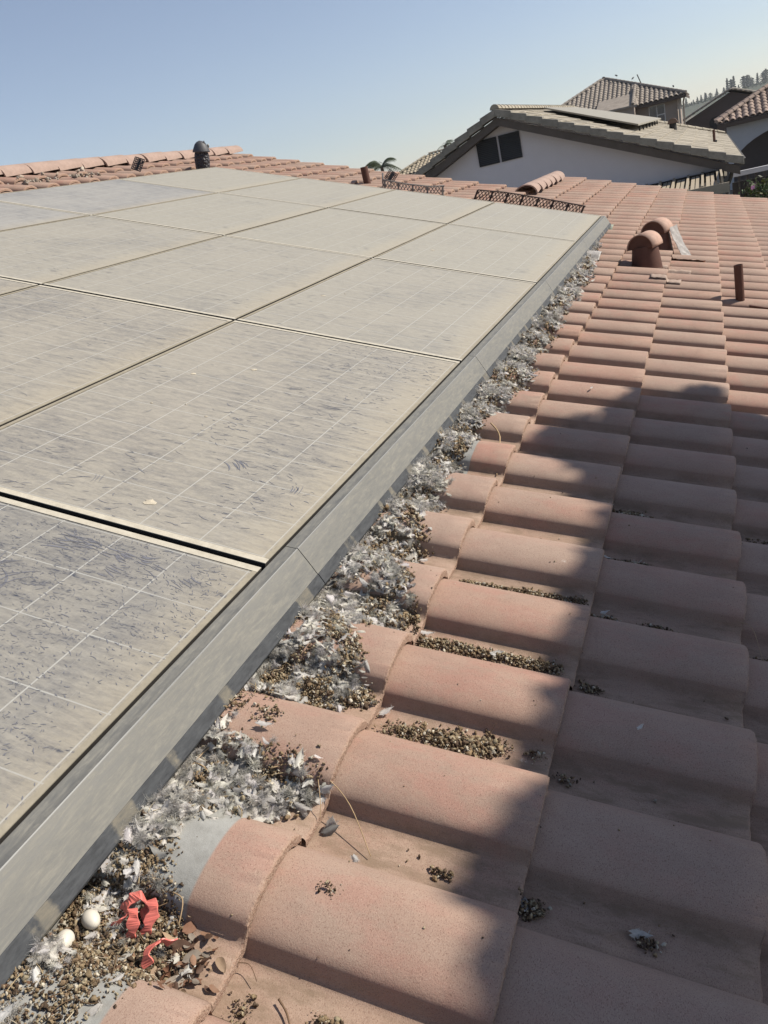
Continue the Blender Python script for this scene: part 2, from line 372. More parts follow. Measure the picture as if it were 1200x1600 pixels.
# ridge caps: overlapping barrel caps
def cap_mesh(r0=.114, r1=.137, L=.42, hgt=.85):
    V = []; F = []; seg = 12
    for (y, r, th) in ((0, r1, 0), (L * .5, (r0 + r1) / 2, 0), (L, r0, 0), (L, r0 - .016, 0), (0, r1 - .016, 0)):
        for q in range(seg + 1):
            a = math.pi * q / seg; V.append((r * math.cos(a) * 1.05, y, r * math.sin(a) * hgt - .03))
    n = seg + 1
    for i in range(4):
        for q in range(seg): F.append((i * n + q, i * n + q + 1, (i + 1) * n + q + 1, (i + 1) * n + q))
    for q in range(seg): F.append((4 * n + q, 4 * n + q + 1, q + 1, q))
    return mesh('ridge_cap', V, F, M['cap'], smooth=False)
cap = cap_mesh()
for p in cap.polygons: p.use_smooth = True
try: cap.set_sharp_from_angle(angle=R(40))
except Exception: pass
y = -2.5
while y < V_RAKE - .2:
    o = bpy.data.objects.new('ridge_cap', cap); col.objects.link(o); o.parent = house
    p = ROOF @ Vector((U_RIDGE, y, -.095)); o.matrix_world = Matrix.Translation(p + Vector((rnd.uniform(-.006, .006), 0, rnd.uniform(-.004, .006)))) @ Euler((R(3.4), 0, rnd.uniform(-.02, .02))).to_matrix().to_4x4()
    y += .365
y = 8.5
while y < V_FAR - .75:
    o = bpy.data.objects.new('ridge_cap', cap); col.objects.link(o); o.parent = house
    p = ROOF @ Vector((-1.06, y, -.075)); o.matrix_world = Matrix.Translation(p) @ Euler((R(3.4), 0, rnd.uniform(-.02, .02))).to_matrix().to_4x4()
    y += .365
# walls and fascia of our house
def rp(u, n=-.25): q = ROOF @ Vector((u, 0, n)); return (q.x, q.z)
xr, zr_ = rp(U_RIDGE); xe, ze_ = rp(2.3); xl = 2 * xr - xe
mb = MB(); mb.prism([(xl, 0), (xe, 0), (xe, ze_), (xr, zr_), (xl, ze_)], -2.4, V_RAKE - .3)
mb.build('wall', M['stucco'], house)
x2, z2 = rp(-1.06); mb = MB(); mb.prism([(x2 - 1.5, 0), (xe, 0), (xe, ze_), (x2, z2), (x2 - 1.5, z2 - .5)], V_RAKE - .3, V_FAR - .3)
mb.build('wall', M['stucco'], house)
mb = MB(); mb.box(2.755, 2.79, -2.7, V_FAR, -.36, -.15); o = mb.build('fascia', M['fascia'], house); o.matrix_world = ROOF
mb = MB(); mb.box(U_RIDGE + .05, -1.1, V_RAKE - .05, V_RAKE - .02, -.36, -.15); o = mb.build('fascia', M['fascia'], house); o.matrix_world = ROOF; mb = MB(); mb.box(-1.05, 2.75, V_FAR - .05, V_FAR - .02, -.36, -.15); o = mb.build('fascia', M['fascia'], house); o.matrix_world = ROOF
# ------------------------------------------------------------ solar panels
PW, PL, GU, GV = 1.01, 1.67,   .012, .018
FE_ = .020
def stroke_mesh(strokes):
    """tapered thin marks lying 0.4 mm over the glass; strokes = list of (x, y, ang, length, width, curve)"""
    V = []; F = []
    for x, y, a, L, wd, cv in strokes:
        n = 4; b = len(V)
        for i in range(n + 1):
            t = i / n; aa = a + cv * (t - .5); 
            px = x + math.cos(a) * L * (t - .5) - math.sin(a) * cv * L * (t - .5) ** 2; py = y + math.sin(a) * L * (t - .5) + math.cos(a) * cv * L * (t - .5) ** 2
            ww = wd * (math.sin(math.pi * min(max(t, .04), .96)) ** .7) / 2
            V.append((px - math.sin(aa) * ww, py + math.cos(aa) * ww, .0006)); V.append((px + math.sin(aa) * ww, py - math.cos(aa) * ww, .0006))
        F += [(b + 2 * i, b + 2 * i + 1, b + 2 * i + 3, b + 2 * i + 2) for i in range(n)]
    return V, F
def make_panel(i, j, gm, marks, label, name='solar_panel', spots=()):
    c = on_roof((i + .5) * PW, (j + .5) * PL, 0)
    # rounding errors in fitting rails: tiny differences
    c = c @ Matrix.Translation((0, 0, rnd.uniform(-.001, .0015)))
    t = thing(name, label, 'solar panel', c, 'dusty solar panels of the rooftop array')
    hx, hy = (PW - GU) / 2, (PL - GV) / 2; lip = .012
    mb = MB()
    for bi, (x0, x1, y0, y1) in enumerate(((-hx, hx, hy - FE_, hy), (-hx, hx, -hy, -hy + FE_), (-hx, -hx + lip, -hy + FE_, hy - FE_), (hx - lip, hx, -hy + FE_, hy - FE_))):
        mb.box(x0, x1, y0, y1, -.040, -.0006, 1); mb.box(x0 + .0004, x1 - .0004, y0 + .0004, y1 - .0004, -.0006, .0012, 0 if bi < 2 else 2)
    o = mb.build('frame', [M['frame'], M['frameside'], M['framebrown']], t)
    mb = MB(); a, b = hx - lip - .0003, hy - FE_ - .0003
    mb.add([(-a, -b, -.0008), (a, -b, -.0008), (a, b, -.0008), (-a, b, -.0008)], [(0, 1, 2, 3)])
    mb.add([(-a, -b, -.034), (a, -b, -.034), (a, b, -.034), (-a, b, -.034)], [(3, 2, 1, 0)])
    V, F = stroke_mesh([s for s in marks if abs(s[0]) + s[3] / 2 < a and abs(s[1]) + s[3] / 2 < b]); 
    if V: mb.add([(x, y, z - .0008) for x, y, z in V], F, 1)
    for (x, y, r) in spots:
        n = 14; ring = [(x + r * rnd.uniform(.6, 1.2) * math.cos(q * 2 * math.pi / n), y + .8 * r * rnd.uniform(.6, 1.2) * math.sin(q * 2 * math.pi / n), .0002) for q in range(n)]
        mb.add(ring + [(x, y, .003)], [(q, (q + 1) % n, n) for q in range(n)], 2)
    mb.build('glass', [gm, M['wiped'], M['dustspot']], t)
    return t
def random_marks(n, xr, yr, lmin, lmax, wmin, wmax, angs, r, clus=0):
    out = []
    cs = [(r.uniform(*xr), r.uniform(*yr), r.choice(angs)) for _ in range(max(1, clus))]
    for _ in range(n):
        if clus and r.random() < .75:
            cx, cy, a = r.choice(cs); x = r.gauss(cx, .045); y = r.gauss(cy, .045); a += r.gauss(0, .35)
        else: x, y, a = r.uniform(*xr), r.uniform(*yr), r.choice(angs) + r.gauss(0, .5)
        L = r.uniform(lmin, lmax); out.append((x, y, a, L, r.uniform(wmin, wmax), r.uniform(-.6, .6)))
    return out
def wipe(cx, cy, ang, n, L, spread, wd, r, curve=.3):
    o = []
    for q in range(n):
        d = (q - n / 2) / n * spread
        o.append((cx - math.sin(ang) * d + r.gauss(0, L * .08), cy + math.cos(ang) * d + r.gauss(0, L * .05), ang + r.gauss(0, .12), L * r.uniform(.5, 1.1), wd * r.uniform(.5, 1.2), curve + r.gauss(0, .2)))
    return o
r5 = random.Random(5)
def loc(u, v, i, j): return (u - (i + .5) * PW, v - (j + .5) * PL)
near_marks = []
A = -.2
for (u, v, ang, n, L, sp, wd, cv) in ((-.44, -.10, .10, 9, .075, .055, .0055, .2), (-.385, -.085, -.05, 8, .07, .04, .0045, -.1), (-.33, -.10, .0, 4, .05, .03, .004, .1),
        (-.545, -.245, 1.25, 8, .10, .07, .005, .9), (-.49, -.26, 1.0, 7, .13, .09, .004, -.7), (-.47, -.30, 2.1, 5, .12, .05, .004, .7), (-.60, -.20, .2, 5, .07, .04, .005, .2),
        (-.29, -.10, -.35, 6, .045, .04, .005, 0), (-.24, -.09, .15, 5, .05, .03, .005, .2), (-.20, -.115, -.3, 5, .05, .05, .004, 0), (-.28, -.16, -.2, 5, .05, .04, .004, 0),
        (-.64, -.13, .1, 6, .07, .04, .004, .1), (-.12, -.13, -.3, 5, .045, .05, .004, 0)):
    x, y = loc(u, v, -1, -1); near_marks += wipe(x, y, ang, n, L, sp, wd, r5, cv)
xe_, ye_ = .49, .80
near_marks += random_marks(2400, (-.05, xe_ - .04), (ye_ - .85, ye_), .003, .011, .0009, .0024, [-.5, -.3, .1, .8, -.9, 2.2], r5, 90)
near_marks += random_marks(200, (-.2, xe_ - .02), (ye_ - .35, ye_), .006, .022, .0010, .0028, [-.4, 0, .2], r5, 20)
mid_marks = random_marks(330, (.0, xe_), (-ye_, ye_), .006, .026, .0012, .0032, [-.3, 0, .1, .3], r5, 30)
mid_marks += random_marks(160, (-.4, .35), (-ye_, ye_), .012, .045, .0012, .003, [-.1, .1, .3], r5, 14)
for (u, v, ang, n, L, sp, wd) in ((-.30, .42, 2.4, 7, .07, .05, .005), (-.10, .36, 1.7, 5, .05, .03, .004), (-.43, 1.05, .1, 5, .07, .02, .003), (-.25, .95, .0, 5, .10, .04, .0025), (-.58, .18, 2, 3, .05, .03, .003)):
    x, y = loc(u, v, -1, 0); mid_marks += wipe(x, y, ang, n, L, sp, wd, r5)
far_marks = random_marks(90, (-.4, .47), (-ye_, ye_), .01, .05, .001, .003, [0, .15, .3], r5, 12)
colw = {-1: 'row along the skirt', -2: 'second row above the skirt', -3: 'third row above the skirt', -4: 'top row by the ridge'}
roww = {-1: 'nearest', 0: 'second', 1: 'third', 2: 'fourth', 3: 'farthest'}
look = {-1: 'scratched', 0: 'streaky dusty', 1: 'dusty', 2: 'evenly dusty', 3: 'thickly dusty beige'}
for j in range(-1, 4):
    for i in range(-1, -5, -1):
        if j == -1 and i < -2: continue
        if (i, j) == (-1, -1): gm, mk, sp = M['glass_near'], near_marks, ()
        elif j == 0 and i == -1:
            gm, mk = M['glass_mid'], mid_marks
            sp = [(*loc(-.384, .132, i, j), .019), (*loc(-.637, 1.142, i, j), .014), (*loc(-.795, .992, i, j), .012), (*loc(-.756, .686, i, j), .005), (*loc(-.554, .676, i, j), .006), (*loc(-.66, .73, i, j), .004)]
        elif j <= 0: gm, mk, sp = M['glass_mid'], far_marks, ()
        elif i == -4 and j < 3: gm, mk, sp = M['glass_blue'], [], ()
        else: gm, mk, sp = (M['glass_part'] if j == 1 else M['glass_far']), far_marks, ()
        if (i, j) == (-1, 1): sp = [(*loc(-.875, 2.301, i, j), .013), (*loc(-.8, 2.4, i, j), .006)]
        if (i, j) == (-1, 2): sp = [(*loc(-.089, 4.271, i, j), .018), (*loc(-.783, 3.858, i, j), .016)]
        lb = f"{look[j]} solar panel, {roww[j]} from the camera, in the {colw[i]}"
        lb = {(-1, -1): 'nearest solar panel beside the skirt, dark scratches and blue wipe marks through its dust', (-1, 0): 'large dusty solar panel just past the black gap, with pale splash spots'}.get((i, j), lb)
        make_panel(i, j, gm, mk, lb, spots=sp)
# ------------------------------------------------------------ skirt along the lower edge
seams = [-1.62, .10, 1.77, 3.44, 5.11, 6.70]
sk_words = ['nearest', 'second', 'third', 'fourth', 'farthest']
for q in range(5):
    a, b = seams[q] + .0012, seams[q + 1] - .0012; L = b - a
    t = thing('array_skirt', f'{sk_words[q]} length of dusty grey metal skirt below the panels, counted from the camera', 'metal skirt', on_roof(0, a, 0), 'sloping metal skirt along the panels')
    prof = [(-.0020, -.02), (-.0020, -.0035), (.0, -.0016), (.012, -.0014), (.0262, -.0004), (.0282, .0006), (.0302, -.0008), (.058, -.0290), (.0868, -.0600)]
    th = .002; full = prof + [(x - .0015, z - th) for x, z in prof[::-1]]
    n = max(2, int(L / .05)); V = []; F = []; m_ = len(full)
    for i in range(n + 1):
        y = L * i / n
        for k_, (x, z) in enumerate(full): V.append((x, y, z + (.0006 * math.sin(y * 9 + q) if 5 < k_ < 12 else 0)))
    F = [(i * m_ + k_, i * m_ + (k_ + 1) % m_, (i + 1) * m_ + (k_ + 1) % m_, (i + 1) * m_ + k_) for i in range(n) for k_ in range(m_)]
    F += [tuple(range(m_))[::-1], tuple(n * m_ + k_ for k_ in range(m_))]
    me = mesh('skirt_panel', V, F, smooth=True, mats=[M['skirt'], M['fold_glint']], midx=[1 if i % m_ == 5 and i < n * m_ else 0 for i in range(len(F))])
    try: me.set_sharp_from_angle(angle=R(25))
    except Exception: pass
    link('skirt_panel', me, t)
    mb = MB(); mb.prism([(.0815, -.0535), (.0835, -.0535), (.1010, -.0735), (.1005, -.079), (.0950, -.079), (.0795, -.0585)], 0, L)
    mb.build('edge_seal', M['seal'], t, bevel=.0006)
# end plate of the skirt
# ------------------------------------------------------------ litter builders
def ico(sub=1):
    t = (1 + 5 ** .5) / 2; V = [(-1, t, 0), (1, t, 0), (-1, -t, 0), (1, -t, 0), (0, -1, t), (0, 1, t), (0, -1, -t), (0, 1, -t), (t, 0, -1), (t, 0, 1), (-t, 0, -1), (-t, 0, 1)]
    V = [np.array(v) / np.linalg.norm(v) for v in V]
    F = [(0, 11, 5), (0, 5, 1), (0, 1, 7), (0, 7, 10), (0, 10, 11), (1, 5, 9), (5, 11, 4), (11, 10, 2), (10, 7, 6), (7, 1, 8), (3, 9, 4), (3, 4, 2), (3, 2, 6), (3, 6, 8), (3, 8, 9), (4, 9, 5), (2, 4, 11), (6, 2, 10), (8, 6, 7), (9, 8, 1)]
    for _ in range(sub):
        c = {}; G = []
        def md(a, b):
            k = (min(a, b), max(a, b))
            if k not in c: m = V[a] + V[b]; V.append(m / np.linalg.norm(m)); c[k] = len(V) - 1
            return c[k]
        for a, b, d in F: x, y, z = md(a, b), md(b, d), md(d, a); G += [(a, x, z), (b, y, x), (d, z, y), (x, y, z)]
        F = G
    return np.array(V), np.array(F)
IV, IF = ico(1)
LUMPS = []
for _ in range(14):
    n = np.array([rng.normal(size=3) for _ in range(5)]); f = np.ones(len(IV))
    for q in n: f += .16 * np.sin(IV @ q * 3 + rng.random() * 6)
    f += rng.normal(0, .27, len(IV)); LUMPS.append((IV * f[:, None] * np.array([1, rng.uniform(.4, 1), rng.uniform(.3, .9)]), IF))
def feather_proto(fluffy, curl, nb=20):
    V = []; F = []; C = []
    def pt(t): return np.array([t, .06 * math.sin(t * 3 + curl), curl * (t - .3) ** 2 * .7])
    def quad(a, b, wa, wb, sh, side):
        i = len(V); V.extend([a - side * wa, a + side * wa, b + side * wb, b - side * wb]); F.append((i, i + 1, i + 2, i + 3)); C.extend([sh] * 4)
    for k in range(6):
        a, b = pt(k / 6), pt((k + 1) / 6); quad(a, b, .011 * (1 - k / 7), .011 * (1 - (k + 1) / 7), 1.15, np.array([0, 1, 0]))
    side = np.array([1, 0, 0]); wd = .055 if fluffy < .5 else .030
    for k in range(nb):
        t = .06 + .92 * k / nb; wlen = (.27 + .12 * fluffy) * math.sin(math.pi * min(1, t * .82 + .14)) ** .6
        for sg in (-1, 1):
            for rep in range(2 if fluffy > .5 else 1):
                p = pt(t); an = R(50 - 24 * t) + rng.normal(0, .04 + .16 * fluffy); L = wlen * rng.uniform(.85 - .2 * fluffy, 1.05 + .1 * fluffy)
                d = np.array([math.cos(an), sg * math.sin(an), -.25 + rng.normal(0, .04 + .22 * fluffy)]); d2 = d + np.array([rng.normal(.1, .05 + .2 * fluffy), 0, rng.normal(-.2, .08 + .3 * fluffy)])
                m_ = p + d * L * .5; e = m_ + d2 / np.linalg.norm(d2) * L * .5
                sh = 1 - .2 * rng.random() - (.25 if fluffy < .5 and t > .75 else 0)
                quad(p, m_, wd * .8, wd, sh * .9, side); quad(m_, e, wd, wd * (.7 if fluffy < .5 else .3), sh * 1.08, side)
    return np.array(V), np.array(F), np.array(C)
def tuft_proto(nb, spread, wd=.012, curl=.38, ln=1.):
    V = []; F = []; C = []
    for q in range(nb):
        a = rng.uniform(-1, 1) * spread; e = rng.uniform(-.25, .75); d = np.array([math.cos(a) * math.cos(e), math.sin(a) * math.cos(e), math.sin(e)]); p = np.array([.05, 0, 0]) + rng.normal(0, .04, 3); L = rng.uniform(.4, 1.0) * ln; side = np.cross(d, rng.normal(size=3)); side /= np.linalg.norm(side); w_ = wd; sh = 1 - .3 * rng.random(); prev = None
        for k in range(4):
            wk = w_ * (1, 1.2, .9, .25)[k]; i = len(V); V.extend([p - side * wk, p + side * wk]); C.extend([sh * (.72, .9, 1, 1.05)[k]] * 2)
            if k: F.append((i - 2, i - 1, i + 1, i))
            d = d + rng.normal(0, curl, 3) + np.array([0, 0, -.12]); d /= np.linalg.norm(d); p = p + d * L / 3
    return np.array(V), np.array(F), np.array(C)
def vane_proto(cup, curl, wid, fringe):
    V = []; F = []; C = []; nx, ny = 9, 6; gtip = rng.uniform(.55, 1)
    ph = rng.random() * 6
    for a in range(nx + 1):
        x = a / nx; w_ = wid * (math.sin(math.pi * min(1, x * .86 + .10)) ** .65)
        for b_ in range(ny + 1):
            y = (b_ / ny - .5) * 2; rg = 1 + (rng.normal(0, .10) if b_ in (0, ny) else 0)
            V.append(np.array([x - .18 * abs(y) * rg, y * w_ * rg, curl * (x - .25) ** 2 - cup * (y * w_) ** 2 * 3.2 + .015 * math.sin(9 * y + ph) + rng.normal(0, .012)]))
            C.append((1.04 if x < .5 else 1.04 - (1.04 - gtip) * (x - .5) * 2) * (1 - .22 * rng.random()) * (1.1 if b_ == ny // 2 else 1))
    F = [(a * (ny + 1) + b_, a * (ny + 1) + b_ + 1, (a + 1) * (ny + 1) + b_ + 1, (a + 1) * (ny + 1) + b_) for a in range(nx) for b_ in range(ny)]
    for q in range(int(fringe * 1.8)):
        t = rng.uniform(0, .95) if q % 2 else rng.uniform(0, .4); sg = rng.choice([-1, 1]); w_ = wid * math.sin(math.pi * min(1, t * .86 + .10)) ** .65
        p = np.array([t - .1, sg * w_ * rng.uniform(.5, .95), curl * (t - .25) ** 2 - cup * w_ * w_ * 3]); d = np.array([rng.uniform(-.2, .9), sg * rng.uniform(.4, 1), rng.normal(0, .5)]); d /= np.linalg.norm(d); L = rng.uniform(.08, .22); side = np.cross(d, [0, 0, 1]); side /= np.linalg.norm(side) + 1e-6
        i = len(V); e = p + d * L; m2 = (p + e) / 2 + rng.normal(0, .02, 3); V.extend([p - side * .009, p + side * .009, m2 + side * .007, m2 - side * .007, e + side * .003, e - side * .003]); C.extend([1.0] * 6); F += [(i, i + 1, i + 2, i + 3), (i + 3, i + 2, i + 4, i + 5)]
    return np.array(V), np.array(F), np.array(C)
FE = [vane_proto(*q) for q in ((.6, .2, .17, 20), (1.0, .4, .22, 30), (1.4, .5, .26, 40), (1.2, -.3, .24, 44), (.8, .1, .20, 24), (1.5, .3, .32, 54), (1.3, .7, .24, 34), (.9, -.5, .28, 40))] + [tuft_proto(130, sp, .0065, .55, .75) for sp in (3.1, 2.2, 3.1, 1.6)]
def rotm(a, b, c): return np.array(Euler((a, b, c)).to_matrix())
def join(parts):
    V = np.concatenate([p[0] for p in parts]); offs = np.cumsum([0] + [len(p[0]) for p in parts[:-1]])
    F = np.concatenate([p[1] + o_ for p, o_ in zip(parts, offs)]); C = np.concatenate([p[2] for p in parts]); return V, F, C
def feathers(pts, sizes, bright, tilt=.38):
    P = []
    for (u, v, n), s, br in zip(pts, sizes, bright):
        V, F, C = FE[rng.integers(len(FE))]
        m_ = rotm(rng.normal(0, tilt), rng.normal(0, tilt * .7), rng.uniform(0, 6.283))
        tint = np.array([1, rng.uniform(.94, .98), rng.uniform(.84, .94)]) * br
        P.append(((V - [.4, 0, 0]) * s @ m_.T + [u, v, n], F, np.clip(C[:, None] * tint[None], 0, .93)))
    return join(P)
DCOL = np.array([(.27, .20, .12), (.20, .14, .085), (.36, .30, .20), (.13, .09, .06), (.50, .45, .36), (.24, .17, .10), (.09, .062, .042), (.30, .235, .15)])
def droppings(pts, sizes, cols=None):
    P = []
    for (u, v, n), s in zip(pts, sizes):
        V, F = LUMPS[rng.integers(len(LUMPS))]; m_ = rotm(*rng.uniform(0, 6.28, 3))
        c = (DCOL if cols is None else cols)[rng.integers(len(DCOL if cols is None else cols))] * rng.uniform(.7, 1.25)
        P.append((V * s @ m_.T + [u, v, n + s * .35], F, np.tile(c, (len(V), 1))))
    return join(P)
def leafbits(pts, sizes, cols=((.20, .10, .06), (.26, .15, .095), (.13, .075, .05), (.33, .23, .15), (.24, .20, .16))):
    P = []; cols = np.array(cols)
    g = [(x, y) for x in np.linspace(-1, 1, 7) for y in (-1, -.5, 0, .5, 1)]
    for (u, v, n), s in zip(pts, sizes):
        cu, cw = rng.uniform(-.5, .9), rng.uniform(-.3, .6); L = []
        for x, y in g:
            wd = .52 * (1 - x * x) ** .55 * (1 - .2 * x) if abs(x) < 1 else .02
            yy = y * wd; L.append((x, yy, cu * yy * yy * 1.6 + cw * x * x * .5 + .05 * math.sin(5 * x + 3 * y)))
        V = np.array(L) * s; F = np.array([(a * 5 + b, a * 5 + b + 1, (a + 1) * 5 + b + 1, (a + 1) * 5 + b) for a in range(6) for b in range(4)])
        m_ = rotm(rng.normal(0, .6), rng.normal(0, .45), rng.uniform(0, 6.28)); c = cols[rng.integers(len(cols))] * rng.uniform(.7, 1.3)
        P.append((V @ m_.T + [u, v, n + s * .25], F, np.tile(c, (len(V), 1))))
    return join(P)
def put(name, VFC, m, label, cat, kind=None, group=None, smooth=False, parent=None):
    V, F, C = VFC; c = V.mean(0); c[2] = V[:, 2].min()
    me = fast_mesh(name, V - c, F, m, smooth=smooth, vcol=C); o = bpy.data.objects.new(name, me); col.objects.link(o)
    if parent is not None: o.parent = parent; o.matrix_parent_inverse = Matrix.Identity(4); o.matrix_world = on_roof(*c); bpy.context.view_layer.update()
    else: o.matrix_world = on_roof(*c)
    return tag(o, label, cat, group, kind) if parent is None else o
KNV = [(-1.35, .26), (-1.05, .26), (-.95, .215), (-.87, .225), (-.76, .275), (-.70, .215), (-.66, .185), (-.60, .165), (-.55, .22), (-.49, .285), (-.42, .33), (-.375, .28), (-.33, .15), (-.27, .20), (-.18, .31), (-.10, .26), (-.04, .22), (.03, .26), (.1, .31), (.2, .28), (.26, .20), (.4, .25), (.55, .19), (.69, .215), (.85, .18), (1.05, .20), (1.3, .18), (1.56, .22), (1.86, .25), (2.2, .20), (2.43, .24), (3.28, .21), (4.13, .235), (4.9, .17), (5.3, .12), (5.7, .08)]
KV, KU = np.array(KNV).T
def umax(v): return float(np.interp(v, KV, KU))
def panness(v):
    return 1 - min(1, hprof((v - (VC - CR)) % P_) / H_)
def pile_n(u, v, um):
    pn = panness(v); side = max(0, min(1, (um - u) / .06)); k_ = max(0, min(1, (v - .1) / .6)); return ntop(u, v) + ((.006 + .026 * pn) * (1 - k_) + (.010 + .046 * pn) * k_) * side * (.75 if v > -.6 else .5)
def patch(u, v): return math.sin(u * 71 + 2.1 * math.sin(v * 23)) * .55 + math.sin(v * 37 + 1.7 * math.sin(u * 31)) * .45 + .35 * math.sin(v * 9.1 + 1)
def sample_litter(n, v0, v1, ulo=.055, keep_crest=.35, edge=0.0, pat=0, power=1.):
    out = []
    while len(out) < n:
        v = v0 + (v1 - v0) * rng.random() ** power; um = umax(v) + rng.normal(0, .012)
        u = rng.uniform(ulo, um) if edge == 0 else um - abs(rng.normal(0, edge))
        if u < ulo: continue
        if v < .6 and -.40 < v < -.27 and u > .13 and rng.random() < .93: continue
        if v < .6 and rng.random() > keep_crest + (1 - keep_crest) * panness(v): continue
        if pat and rng.random() > (.62 if pat > 0 else .45) + .8 * pat * patch(u, v): continue
        out.append((u, v, um))
    return out
# --- dense drift of feathers beside the skirt
def drift(n, v0, v1, s0, s1, **k):
    S = sample_litter(n, v0, v1, pat=1, **k); pts = []; sz = []; br = []
    for u, v, um in S:
        top = pile_n(u, v, um) - ntop(u, v); q = rng.random(); pts.append((u, v, ntop(u, v) + top * (.35 + .75 * q) + .004)); sz.append(rng.uniform(s0, s1)); br.append(rng.choice([.94, .90, .86, .70, .93, .42]) * (.85 + .15 * q) * min(1, .94 + .25 * patch(u * 2.3, v * 1.9)))
    return feathers(pts, sz, br)
put('feather_drift', drift(900, -.66, -.36, .014, .034, keep_crest=.15), M['feather'], 'matted white and grey down feathers heaped in the second tile channel beside the skirt', 'feathers', 'stuff')
put('feather_drift', drift(900, -.27, .02, .013, .030, keep_crest=.12), M['feather'], 'white down feathers packed in the third tile channel beside the skirt', 'feathers', 'stuff')
put('feather_drift', drift(2000, .02, .75, .013, .032, keep_crest=.5), M['feather'], 'pale feathers spilling from under the middle of the skirt', 'feathers', 'stuff')
put('feather_drift', drift(3600, .75, 2.6, .016, .038, keep_crest=1), M['feather'], 'long drift of grey and white feathers beside the skirt, before the far end', 'feathers', 'stuff')
put('feather_drift', drift(1700, 2.6, 5.6, .026, .052, keep_crest=1), M['feather'], 'far end of the feather drift, past the last big panel seam of the skirt', 'feathers', 'stuff')
put('feather_drift', drift(90, -1.3, -.66, .018, .040, ulo=.07, keep_crest=.4), M['feather'], 'loose downy feathers among the droppings around the two eggs', 'feathers', 'stuff')
def mound(v0, v1, label, nu=26, dv=.006):
    nv = int((v1 - v0) / dv); V = []
    for a in range(nv + 1):
        v = v0 + (v1 - v0) * a / nv; um = umax(v) - .012
        for b in range(nu + 1):
            u = .05 + (um - .05) * b / nu; e = min(1, (um - u) / .03); pn = panness(v)
            V.append((u, v, ntop(u, v) + (-.010 + (.018 + .024 * max(0, min(1, (v - .1) / .6))) * pn * e if (pn > .12 or v > .6) and not (v < .6 and -.40 < v < -.27 and u > .13) else -.006) + rnd.uniform(-.002, .003) * pn))
    F = [(a * (nu + 1) + b, a * (nu + 1) + b + 1, (a + 1) * (nu + 1) + b + 1, (a + 1) * (nu + 1) + b) for a in range(nv) for b in range(nu)]
    c = Vector(V[0]); me = mesh('litter_bed', [Vector(q) - c for q in V], F, speckled('litter_crumb', (.20, .15, .10), .5, 220, bump=.004), smooth=False)
    tag(link('litter_bed', me, None, on_roof(*c)), label, 'droppings', kind='stuff')
mound(-1.35, -.60, 'fine brown crumb packed under the nearest droppings beside the eggs'); mound(-.60, .6, 'fine brown crumb packed under the feather heaps of the middle channels'); mound(.6, 5.5, 'fine brown crumb under the long far feather drift', dv=.014)
def down_at(c, n, sp, label):
    P = [(a, b, ntop(a, b) + rng.uniform(.006, .022)) for a, b in zip(rng.normal(c[0], sp, n), rng.normal(c[1], sp, n))]
    put('down_clump', feathers(P, rng.uniform(.012, .026, n), rng.uniform(.7, .92, n)), M['feather'], label, 'feathers', 'stuff')
down_at((.118, -.735), 46, .014, 'fluffy white down caught between the skirt and the far egg')
down_at((.150, -.715), 40, .014, 'fluffy white down just above the red plastic straps')
down_at((.128, -.845), 30, .012, 'grey down below the nearer egg')
down_at((.145, -.785), 16, .010, 'grey down beside the nearer egg, towards the straps')
# --- droppings bed
def bed(n, v0, v1, s0, s1, lift=.7, **k):
    S = sample_litter(n, v0, v1, pat=-1 if v1 > -.55 else -.4, **k); pts = []; sz = []
    for u, v, um in S:
        top = pile_n(u, v, um) - ntop(u, v); pts.append((u, v, ntop(u, v) + top * (.45 + .75 * rng.random()) * lift * (1.15 if v > -.55 else 1))); sz.append(rng.uniform(s0, s1) * rng.choice([.4, .55, .7, .85, 1.25]))
    return droppings(pts, sz)
put('droppings_bed', bed(24000, -1.35, -.60, .0012, .0034, .9, keep_crest=.15), M['dropping'], 'crumbly brown bird droppings filling the nearest tile channels beside the skirt', 'droppings', 'stuff')
put('droppings_bed', bed(5200, -.62, .02, .0015, .0040, .8, keep_crest=.12), M['dropping'], 'brown droppings under the feathers of the second and third tile channel', 'droppings', 'stuff')
put('droppings_bed', bed(3600, -.24, .26, .0016, .0044, 1.25, keep_crest=.3, edge=.035), M['dropping'], 'clotted droppings along the right rim of the third feather heap', 'droppings', 'stuff')
put('droppings_bed', bed(2800, .02, 2.6, .0022, .0058, 1.1, keep_crest=.5), M['dropping'], 'brown and grey droppings mixed into the feather drift in the middle distance', 'droppings', 'stuff')
put('droppings_bed', bed(3000, .02, 2.6, .002, .005, 1.2, keep_crest=.5, edge=.02), M['dropping'], 'droppings strewn along the outer rim of the long feather drift', 'droppings', 'stuff')
put('droppings_bed', bed(1500, 2.6, 5.6, .004, .009, 1, keep_crest=1), M['dropping'], 'droppings mixed into the far end of the feather drift', 'droppings', 'stuff')
# leaf chips mixed in near part
S = sample_litter(1300, -1.3, -.62, keep_crest=.2); put('leaf_chips', leafbits([(u, v, pile_n(u, v, um) - .004) for u, v, um in S], rng.uniform(.002, .0065, len(S)), ((.22, .13, .08), (.30, .18, .11), (.40, .32, .22), (.14, .09, .055), (.5, .45, .36))), M['leafbits'], 'small broken leaf and straw chips scattered over the nearest droppings', 'leaf litter', 'stuff')
